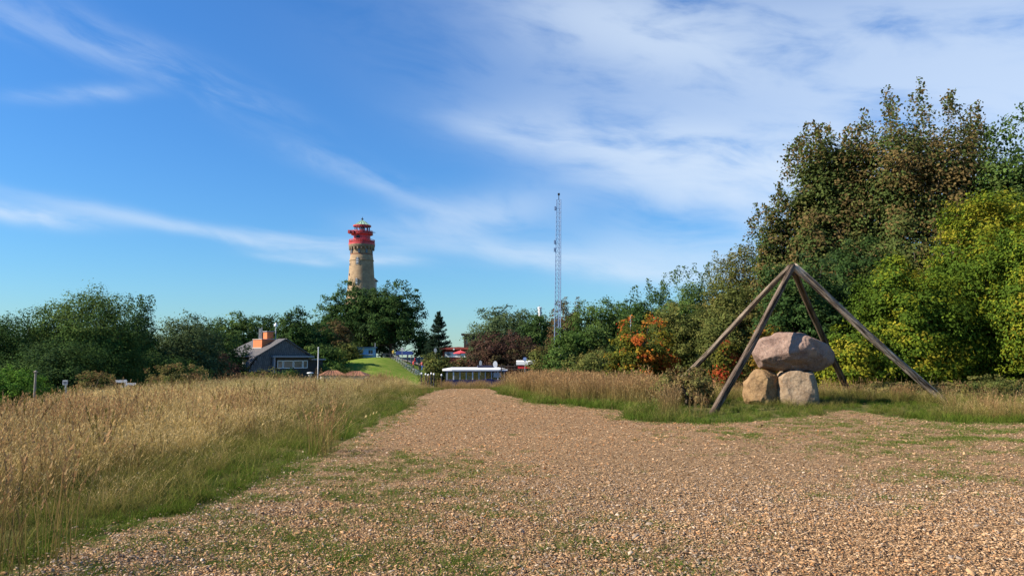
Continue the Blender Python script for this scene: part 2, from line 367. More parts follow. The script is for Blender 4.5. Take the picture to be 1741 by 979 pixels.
# ------------------------------------------------------------------ grass clumps scattered by geometry nodes
def clump(name, r, n, hmin, hmax, spread, cb, ct, width=.006, head=None, lean=.25, bend=.35):
    V = []; T = []; K = []
    def tri(vs, cs):
        k = len(V); V.extend(vs); K.extend(cs); T.extend([(k + a, k + b, k + c) for a, b, c in [(i, i + 1, i + 2) if i % 2 == 0 else (i + 1, i, i + 2) for i in range(len(vs) - 2)]])
    for _ in range(n):
        a = r.uniform(0, 6.283); d = spread * math.sqrt(r.random()); p = Vector((d * math.cos(a), d * math.sin(a), -.02))
        H = r.uniform(hmin, hmax); la = r.uniform(0, 6.283); ln = abs(r.normal(0, lean)); bd = abs(r.normal(0, bend))
        dirh = Vector((math.cos(la) + .25, math.sin(la), 0)); wy = r.uniform(0, 3.1416); wv = Vector((math.cos(wy), math.sin(wy), 0))
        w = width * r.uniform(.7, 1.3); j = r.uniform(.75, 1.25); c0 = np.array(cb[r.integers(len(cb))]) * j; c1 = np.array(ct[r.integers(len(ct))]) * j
        def P(t): return p + Vector((0, 0, H * (t - .12 * bd * t * t))) + dirh * (H * (ln * t + .6 * bd * t * t * t))
        vs = []; cs = []
        for t in (0, .4, .75):
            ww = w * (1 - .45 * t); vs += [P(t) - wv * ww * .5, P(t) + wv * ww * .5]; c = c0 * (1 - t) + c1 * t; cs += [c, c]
        vs.append(P(1)); cs.append(c1); tri(vs, cs)
        if head is not None and r.random() < head[1]:
            hc = np.array(head[0][r.integers(len(head[0]))]) * j
            for q in range(head[2]):
                t = 1 - .26 * r.random(); o_ = P(t); aa = r.uniform(0, 6.283); s_ = H * .032 * r.uniform(.6, 1.4)
                e = Vector((math.cos(aa), math.sin(aa), 1.4)) * s_; sd_ = Vector((-math.sin(aa), math.cos(aa), 0)) * s_ * .42
                tri([o_ - sd_ * .6, o_ + sd_ * .6, o_ + e], [hc, hc, hc * 1.15])
    me = fast_mesh(name, [tuple(v) for v in V], T, vcols=np.array(K)); me.materials.append(GRASS)
    return bpy.data.objects.new(name, me)
def scatter(name, label, cat, P, yaw, sc, var, tint, srcs):
    me = bpy.data.meshes.new(name); n = len(P); me.vertices.add(n); me.vertices.foreach_set('co', np.asarray(P, np.float32).ravel())
    for nm, ty, d, key in (('yaw', 'FLOAT', yaw, 'value'), ('sc', 'FLOAT', sc, 'value'), ('var', 'INT', var, 'value')):
        a = me.attributes.new(nm, ty, 'POINT'); a.data.foreach_set(key, np.asarray(d, np.int32 if ty == 'INT' else np.float32))
    a = me.attributes.new('tint', 'FLOAT_COLOR', 'POINT'); t = np.ones((n, 4), np.float32); t[:, :3] = tint; a.data.foreach_set('color', t.ravel())
    o = link(bpy.data.objects.new(name, me)); o['kind'] = 'stuff'; tag(o, label, cat)
    g = bpy.data.node_groups.new(name, 'GeometryNodeTree'); g.interface.new_socket('Geometry', in_out='INPUT', socket_type='NodeSocketGeometry'); g.interface.new_socket('Geometry', in_out='OUTPUT', socket_type='NodeSocketGeometry')
    N = g.nodes; L = g.links; gi = N.new('NodeGroupInput'); go = N.new('NodeGroupOutput'); jn = N.new('GeometryNodeJoinGeometry')
    def attr(nm, ty):
        q = N.new('GeometryNodeInputNamedAttribute'); q.data_type = ty; q.inputs['Name'].default_value = nm; return q.outputs[0]
    cx = N.new('ShaderNodeCombineXYZ'); L.new(attr('yaw', 'FLOAT'), cx.inputs[2]); cs = N.new('ShaderNodeCombineXYZ'); s_ = attr('sc', 'FLOAT')
    for i in range(3): L.new(s_, cs.inputs[i])
    for k, src in enumerate(srcs):
        cm = N.new('FunctionNodeCompare'); cm.data_type = 'INT'; cm.operation = 'EQUAL'; va = attr('var', 'INT')
        ins = [q for q in cm.inputs if q.type == 'INT']; L.new(va, ins[0]); ins[1].default_value = k
        oi = N.new('GeometryNodeObjectInfo'); oi.inputs['Object'].default_value = src; oi.inputs['As Instance'].default_value = True
        ip = N.new('GeometryNodeInstanceOnPoints'); L.new(gi.outputs[0], ip.inputs['Points']); L.new(cm.outputs[0], ip.inputs['Selection']); L.new(oi.outputs['Geometry'], ip.inputs['Instance'])
        L.new(cx.outputs[0], ip.inputs['Rotation']); L.new(cs.outputs[0], ip.inputs['Scale']); L.new(ip.outputs[0], jn.inputs[0])
    L.new(jn.outputs[0], go.inputs[0]); md = o.modifiers.new('scatter', 'NODES'); md.node_group = g
    return o
def meadow():
    r = np.random.default_rng(5)
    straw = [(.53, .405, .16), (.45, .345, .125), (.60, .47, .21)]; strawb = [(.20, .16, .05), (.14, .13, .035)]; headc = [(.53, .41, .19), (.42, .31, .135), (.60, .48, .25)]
    russet = [(.33, .21, .095), (.28, .18, .085)]; rhead = [(.34, .21, .105), (.42, .285, .14)]
    gr = [(.08, .135, .018), (.105, .155, .022), (.06, .105, .016)]; grt = [(.125, .19, .026), (.18, .205, .04), (.09, .155, .022)]
    ol = [(.10, .12, .03), (.12, .12, .035)]; olt = [(.30, .26, .08), (.24, .23, .06), (.18, .20, .045)]
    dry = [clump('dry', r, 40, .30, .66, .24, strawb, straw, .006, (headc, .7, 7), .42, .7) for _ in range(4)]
    rus = [clump('rus', r, 42, .50, .88, .24, strawb, russet, .006, (rhead, .8, 9), .16, .2) for _ in range(3)]
    oli = [clump('oli', r, 54, .16, .46, .24, ol, olt, .007, (headc, .15, 6), .5, .8) for _ in range(3)]
    grn = [clump('grn', r, 60, .08, .26, .16, gr, grt, .007, None, .4, .5) for _ in range(3)]
    wee = [clump('wee', r, 9, .35, .85, .14, [(.10, .075, .035)], [(.15, .09, .045), (.20, .13, .06), (.13, .12, .04)], .009, ([(.13, .075, .04), (.20, .13, .06), (.16, .15, .04)], 1.0, 22), .25, .3) for _ in range(3)]
    wee += [clump('stray', r, 5, .6, .95, .16, [(.40, .32, .13)], [(.60, .48, .22), (.52, .44, .16)], .006, ([(.58, .46, .22)], .6, 8), .8, .9) for _ in range(3)]
    tuf = [clump('tuf', r, 40, .035, .095, .10, gr, grt, .0045, None, .5, .6) for _ in range(3)]
    P = []
    for y0, y1, dens in ((1.6, 9, 40), (9, 16, 28), (16, 28, 18), (28, 52, 10)):
        n = int((y1 - y0) * 70 * dens); p = np.stack([r.uniform(-38, 32, n), r.uniform(y0, y1, n)], 1); P.append(p)
    P = np.concatenate(P); x, y = P.T
    k = (np.abs(x) < .72 * y + 3.5); P = P[k]; x, y = P.T
    ins = in_poly(x, y); dl = poly_dist(x, y, LEFT); dr = poly_dist(x, y, RIGHT); n = len(P)
    left = (~ins) & (x < left_edge(y) + .05); right = (~ins) & ~left
    # clearing round the stones
    cl = np.maximum(np.exp(-((x - 9.0) / 3.6) ** 2 - ((y - 23.4) / 2.3) ** 2), np.exp(-((x - 5.9) / 1.5) ** 2 - ((y - 21.5) / 1.3) ** 2))
    pn = fbm(np.stack([x * .22, y * .22], -1), 61); pn2 = fbm(np.stack([x * .6, y * .6], -1), 71)
    d = np.where(left, dl, dr) + (pn2 - .47) * 1.3
    q = r.random(n); kind = np.full(n, -1)
    scale = 1 + .0 * x
    # left meadow
    kind = np.where(left & (d < .75), np.where(q < .8, 3, 2), kind)
    kind = np.where(left & (d >= .75) & (d < 1.9), np.where(q < .30, 3, np.where(q < .90, 2, 0)), kind)
    pd = .42 + .9 * (pn - .42) + .22 * sstep(1.7, 6, d)
    kind = np.where(left & (d >= 1.9), np.where(q < pd, 0, np.where(q < pd + .18 + .35 * sstep(.46, .56, pn2), 2, np.where(q < .82, 0, np.where(q < .93, 1, 2)))), kind)
    # right side: tall russet grass, short green verge, mown clearing round the stones
    rd = d; tall = right & (rd > 1.1) & (cl < .25)
    kind = np.where(right & ~tall, np.where(q < .85, 3, 2), kind)
    rw = sstep(7.0, 4.0, x - 0)                          # russet band between path and hedge
    kind = np.where(tall, np.where(q < .12 + .55 * rw, 1, np.where(q < .40 + .45 * rw, 0, 2)), kind)
    kind = np.where(right & (cl > .25) & (r.random(n) < .12), -1, kind)
    kind = np.where(right & (x > 13.4) & (y < 24.5) & (y > 21) & (kind < 2), 2, kind)
    kind = np.where(~ins & (y < 3.5) & (np.abs(x) < 2.5), -1, kind)
    scale = r.uniform(.8, 1.2, n) * np.where(left, .62 + .42 * sstep(.6, 3.6, d), 1.0) * np.where((kind <= 1) & right, np.where(x < 6, 1.08, .75), 1)
    scale = scale * np.where((x > -5.5) & (x < -.5) & (y > 38), .62, 1)
    scale = np.where(right & (cl > .25), scale * .6, scale) * (1 - .16 * sstep(11, 6, y) * left)
    st = np.zeros(n)
    for sx_, sy_, ra_, rb_ in ((7.75, 24.5, .62, .7), (8.95, 24.3, .85, .75)):
        e_ = np.hypot((x - sx_) / ra_, (y - sy_) / rb_); kind = np.where(e_ < .86, -1, np.where((e_ < 1.35) & (kind != -1), 2, kind)); scale = np.where((e_ >= .86) & (e_ < 1.35), r.uniform(.35, .75, n), scale)
    scale = scale * (.72 + .6 * fbm(np.stack([x * 1.1, y * 1.1], -1), 91))
    kind = np.where((kind >= 0) & (kind <= 2) & (d > 1.3) & (r.random(n) < .05), 4, kind)
    big = fbm(np.stack([x * .09, y * .09], -1), 81)
    tint = np.stack([np.ones(n)] * 3, 1) * (.85 + .5 * (pn - .3))[:, None] * r.uniform(.82, 1.18, (n, 1))
    warm = sstep(.4, .55, big)[:, None]; tint *= (1 - warm) * np.array([1.0, 1.0, .92]) + warm * np.array([1.02, .96, .88])
    Z = hgt(x, y); Q = np.stack([x, y, Z], 1); yaw = r.uniform(0, 6.283, n) * 1.0
    def go(nm, lab, cat, sel, srcs):
        scatter(nm, lab, cat, Q[sel], r.uniform(-.9, .9, sel.sum()) if False else yaw[sel], scale[sel], r.integers(0, len(srcs), sel.sum()), tint[sel], srcs)
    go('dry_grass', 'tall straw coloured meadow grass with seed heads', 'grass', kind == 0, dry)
    go('russet_grass', 'tall russet brown meadow grass, densest between path and hedge', 'grass', kind == 1, rus)
    go('olive_grass', 'knee high olive and straw grass mixed through the meadow', 'grass', kind == 2, oli)
    go('meadow_weeds', 'scattered brown stalked weeds standing in the meadow grass', 'weeds', kind == 4, wee)
    go('verge_grass', 'short green verge grass along the path edges', 'grass', kind == 3, grn)
    # tufts growing through the chips
    n = 150000; p = np.stack([r.uniform(-8, 20, n), 3.5 + 27 * r.random(n) ** 1.6], 1); p = p[in_poly(p[:, 0], p[:, 1]) & (np.abs(p[:, 0]) < .72 * p[:, 1] + 1.5)]
    el = sstep(.9, .0, np.minimum(poly_dist(p[:, 0], p[:, 1], LEFT), poly_dist(p[:, 0], p[:, 1], RIGHT)))
    p = p[r.random(len(p)) < green_mask(p[:, 0], p[:, 1]) * .72 + .22 * el]; m = len(p)
    scatter('path_grass', 'small green grass tufts growing through the wood chips', 'grass', np.stack([p[:, 0], p[:, 1], hgt(p[:, 0], p[:, 1])], 1), r.uniform(0, 6.28, m), r.uniform(.55, 1.1, m), r.integers(0, 3, m), np.ones((m, 3)) * r.uniform(.8, 1.2, (m, 1)), tuf)
meadow()

# ------------------------------------------------------------------ trees and shrubs
PAL = {
 'dark': [(.030, .058, .016), (.040, .075, .020), (.055, .090, .024), (.035, .062, .022)],
 'mid': [(.050, .090, .020), (.068, .108, .026), (.085, .122, .030), (.045, .075, .022)],
 'grey': [(.055, .080, .032), (.070, .095, .038), (.045, .066, .028)],
 'olive': [(.085, .098, .026), (.110, .112, .030), (.065, .080, .022), (.13, .11, .032)],
 'maple': [(.060, .080, .022), (.085, .088, .026), (.105, .075, .030), (.050, .072, .020), (.120, .085, .032)],
 'brown': [(.095, .068, .030), (.075, .070, .026), (.120, .070, .032)],
 'yellow': [(.075, .125, .016), (.110, .165, .018), (.170, .205, .018), (.225, .230, .022), (.270, .235, .025)],
 'plum': [(.062, .034, .026), (.080, .045, .030), (.055, .042, .024), (.070, .058, .026)],
 'flame': [(.10, .12, .022), (.13, .14, .022), (.22, .19, .022), (.34, .20, .026), (.44, .17, .03), (.46, .13, .03), (.46, .095, .028)],
 'red': [(.36, .05, .022), (.42, .10, .03), (.12, .12, .02)],
 'rust': [(.26, .12, .025), (.19, .12, .02), (.14, .13, .02)],
 'bright': [(.070, .140, .018), (.055, .115, .018), (.09, .155, .022)],
 'needle': [(.016, .036, .022), (.022, .044, .026), (.030, .052, .028)],
 'weed': [(.12, .11, .035), (.16, .12, .045), (.09, .10, .028), (.13, .075, .035)],
}
GAIN = {'maple': 1.55, 'flame': 1.0, 'red': .9, 'rust': 1.1, 'yellow': 1.08, 'needle': 1.15, 'plum': 1.25}
PAL = {k: [tuple(q * GAIN.get(k, 1.42) for q in c) for c in v] for k, v in PAL.items()}
def leaf_mesh(c, n, size, col, r, name, ratio=.62):
    k = len(c); u = r.normal(size=(k, 3)); u -= n * (u * n).sum(1, keepdims=True); u /= np.linalg.norm(u, axis=1, keepdims=True) + 1e-9
    v = np.cross(n, u); s = (size * r.uniform(.5, 1.4, k))[:, None]
    V = np.stack([c - u * s * .5, c + v * s * .5 * ratio - u * s * .08, c + u * s * .5 - n * s * .12, c - v * s * .5 * ratio - u * s * .08], 1).reshape(-1, 3)
    me = fast_mesh(name, V, np.arange(4 * k).reshape(-1, 4), col); me.materials.append(LEAF); return me
def plant(name, label, cat, px, D, top, wpx, pal, leaf=None, z0=.0, seed=1, p=2.2, lobes=16, gap=.29, spires=0, dens=1.0, group=None, depth=.85, topw=1.0, base=None, trunk=True, crown_name='crown', lr0=.31, lr1=.48):
    r = np.random.default_rng(seed * 101 + 3)
    b = onpx(px, D) if base is None else Vector(base); H = at(px, top, D).z - b.z; W = wpx * D / F * 1.12; Dp = W * depth
    leaf = leaf or max(.075, 3.4 * D / F)
    Hc = H * (1 - z0); mid = H * z0 + Hc / 2
    # lobes over a superellipsoid
    fi = np.arange(lobes) + .5; ph = np.arccos(1 - 1.75 * fi / lobes); ga = np.pi * (1 + 5 ** .5) * fi + seed; d = np.stack([np.cos(ga) * np.sin(ph), np.sin(ga) * np.sin(ph), np.cos(ph)], 1) + r.normal(0, .17, (lobes, 3)); d /= (np.abs(d) ** p).sum(1, keepdims=True) ** (1 / p)
    lr = r.uniform(lr0, lr1, lobes); R3 = np.array([W / 2, Dp / 2, Hc / 2])
    lc = d * (1 - lr[:, None] * .92) * R3 * r.uniform(.85, 1.06, (lobes, 1))
    tz = np.clip((lc[:, 2] / (Hc / 2) + 1) / 2, 0, 1); lc[:, :2] *= (1 + (topw - 1) * tz)[:, None]
    ka = np.arange(7) * 2 * np.pi / 7 + seed; low = np.stack([np.cos(ka) * W * .31, np.sin(ka) * Dp * .31, np.full(7, -Hc * .27)], 1)
    lc = np.concatenate([lc, low, [[0, 0, -.08 * Hc]]]); lr = np.concatenate([lr, np.full(7, .44), [.70]])
    lR = lr[:, None] * np.stack([np.full(len(lr), (W + Dp) / 4), np.full(len(lr), (W + Dp) / 4), np.full(len(lr), Hc / 2)], 1) * 1.02
    area_px = (W * F / D) * (Hc * F / D); lp = leaf * F / D
    nl = int(np.clip(area_px * 7.6 / (.31 * lp * lp) * dens, 400, 150000)); per = 34; nc = max(12, nl // per)
    pick = r.choice(len(lr), nc * 2, p=(lr ** 2) / (lr ** 2).sum()); dd = r.normal(size=(nc * 2, 3)); dd /= np.linalg.norm(dd, axis=1, keepdims=True)
    rad = 1 - .55 * r.random(nc * 2) ** 2.0
    cc = lc[pick] + dd * lR[pick] * rad[:, None]
    cc = cc[cc[:, 2] > -Hc / 2 - .0]
    csz = max(leaf * 2.0, .055 * math.sqrt(W * Hc))
    g = fbm(cc / (csz * 3.2) + seed * 7.3, seed, 3); cc = cc[g > gap][:nc]; nc = len(cc)
    out = cc / R3; out /= np.linalg.norm(out, axis=1, keepdims=True) + 1e-6
    cp = np.array(PAL[pal]); zone = fbm(cc / (csz * 7) + 11, seed + 9, 2)
    ci = np.clip((((zone - .25) / .4 + r.normal(0, .28, nc)) * len(cp)).astype(int), 0, len(cp) - 1); ccol = cp[ci] * r.uniform(.8, 1.2, (nc, 1))
    off = r.normal(size=(nc, per, 3)) * np.array([1, 1, .62]) * csz * .55
    c = (cc[:, None] + off).reshape(-1, 3)
    nv = (out[:, None] * .75 + off / csz * .95 + np.array([0, 0, .45]) + r.normal(size=off.shape) * .42).reshape(-1, 3)
    col = np.repeat(ccol, per, 0) * r.uniform(.72, 1.3, (len(c), 1))
    if spires:                              # upright leafy shoots above the crown
        sc_, sn, sl = [], [], []
        for _ in range(spires):
            a = r.uniform(0, 6.283); q = math.sqrt(r.random()) * .85; e = np.array([q * math.cos(a) * W / 2, q * math.sin(a) * Dp / 2, 0]); zt = Hc / 2 * (1 - q ** 2.4) ** .45
            ln = r.uniform(.05, .13) * Hc; m = int(26 + 40 * ln / (leaf * 6)); t = r.random(m) ** .8; sp = leaf * (1.5 - .9 * t)
            sc_.append(np.stack([e[0] + r.normal(0, 1, m) * sp, e[1] + r.normal(0, 1, m) * sp, zt - ln * .5 + 1.35 * ln * t], 1)); sn.append(r.normal(size=(m, 3)) + np.array([0, 0, .3])); sl.append(cp[r.integers(len(cp), size=m)] * r.uniform(.8, 1.25, (m, 1)))
        c = np.concatenate([c] + sc_); nv = np.concatenate([nv] + sn); col = np.concatenate([col] + sl)
    nv /= np.linalg.norm(nv, axis=1, keepdims=True) + 1e-9
    c[:, 2] += mid; gz = c[:, 2] > .02; c, nv, col = c[gz], nv[gz], col[gz]
    root = empty(name, b); tag(root, label, cat, group)
    link(bpy.data.objects.new(crown_name, leaf_mesh(c, nv, leaf, col, r, crown_name)), root)
    mb = MB(); tr = max(.025, min(.022 * H + .03, .4)); top_z = mid + Hc * .18
    pts = [Vector((r.normal(0, .03) * W * k / 4, r.normal(0, .03) * W * k / 4, -.15 + (top_z + .15) * k / 5)) for k in range(6)]
    for k in range(5): mb.tube(pts[k], pts[k + 1], tr * (1 - k * .15) * (1.25 if k == 0 else 1), tr * (1 - (k + 1) * .15), 8)
    mb.build('trunk' if trunk else 'stem', BARK, root, True)
    lm = MB()
    for q in r.choice(nc, min(nc, 26), replace=False):
        e = Vector(cc[q]) + Vector((0, 0, mid)); kz = float(np.clip(e.z * .55 / max(top_z, .1), .1, .95)); s_ = pts[0].lerp(pts[5], kz); mdl = s_.lerp(e, .5) + Vector((0, 0, -.06 * Hc))
        lm.tube(s_, mdl, tr * .38, tr * .24, 5); lm.tube(mdl, e, tr * .24, tr * .06, 5)
    lm.build('limbs', BARK, root, True)['kind'] = 'stuff'
    return root
def conifer(name, label, px, D, top, wpx, seed):
    r = np.random.default_rng(seed); b = onpx(px, D); H = at(px, top, D).z - b.z; W = wpx * D / F; c = []; n = []
    lm = MB()
    for k in range(150):
        t = r.random() ** .75; z = H * (.06 + .93 * t); ln = W / 2 * (1 - t) ** .82 * r.uniform(.75, 1.1) + .25; a = r.uniform(0, 6.283); dz = -.12 * ln + .5 * t
        m = int(170 * (ln / (W / 2)) + 40); s = r.random(m) ** .7; wdt = .18 * ln * (1 - s * .7) + .12
        e = np.array([math.cos(a), math.sin(a)]); lat = r.normal(size=m) * wdt
        c.append(np.stack([e[0] * ln * s - e[1] * lat, e[1] * ln * s + e[0] * lat, z + dz * s - np.abs(lat) * .25 + r.normal(size=m) * .09 + .25 * ln * s * s], 1))
        n.append(np.array([e[0] * .3, e[1] * .3, .8]) + r.normal(size=(m, 3)) * .5)
        if k % 3 == 0: lm.tube((0, 0, z), (e[0] * ln * .8, e[1] * ln * .8, z + dz), .05, .012, 5)
    c = np.concatenate(c); n = np.concatenate(n); n /= np.linalg.norm(n, axis=1, keepdims=True); cp = np.array(PAL['needle'])
    root = empty(name, b); tag(root, label, 'tree')
    link(bpy.data.objects.new('crown', leaf_mesh(c, n, .36, cp[r.integers(3, size=len(c))] * r.uniform(.7, 1.3, (len(c), 1)), r, 'crown', .3)), root)
    MB().tube((0, 0, -.2), (0, 0, H * .97), .22, .03, 8).build('trunk', BARK, root, True); lm.build('limbs', BARK, root, True)['kind'] = 'stuff'

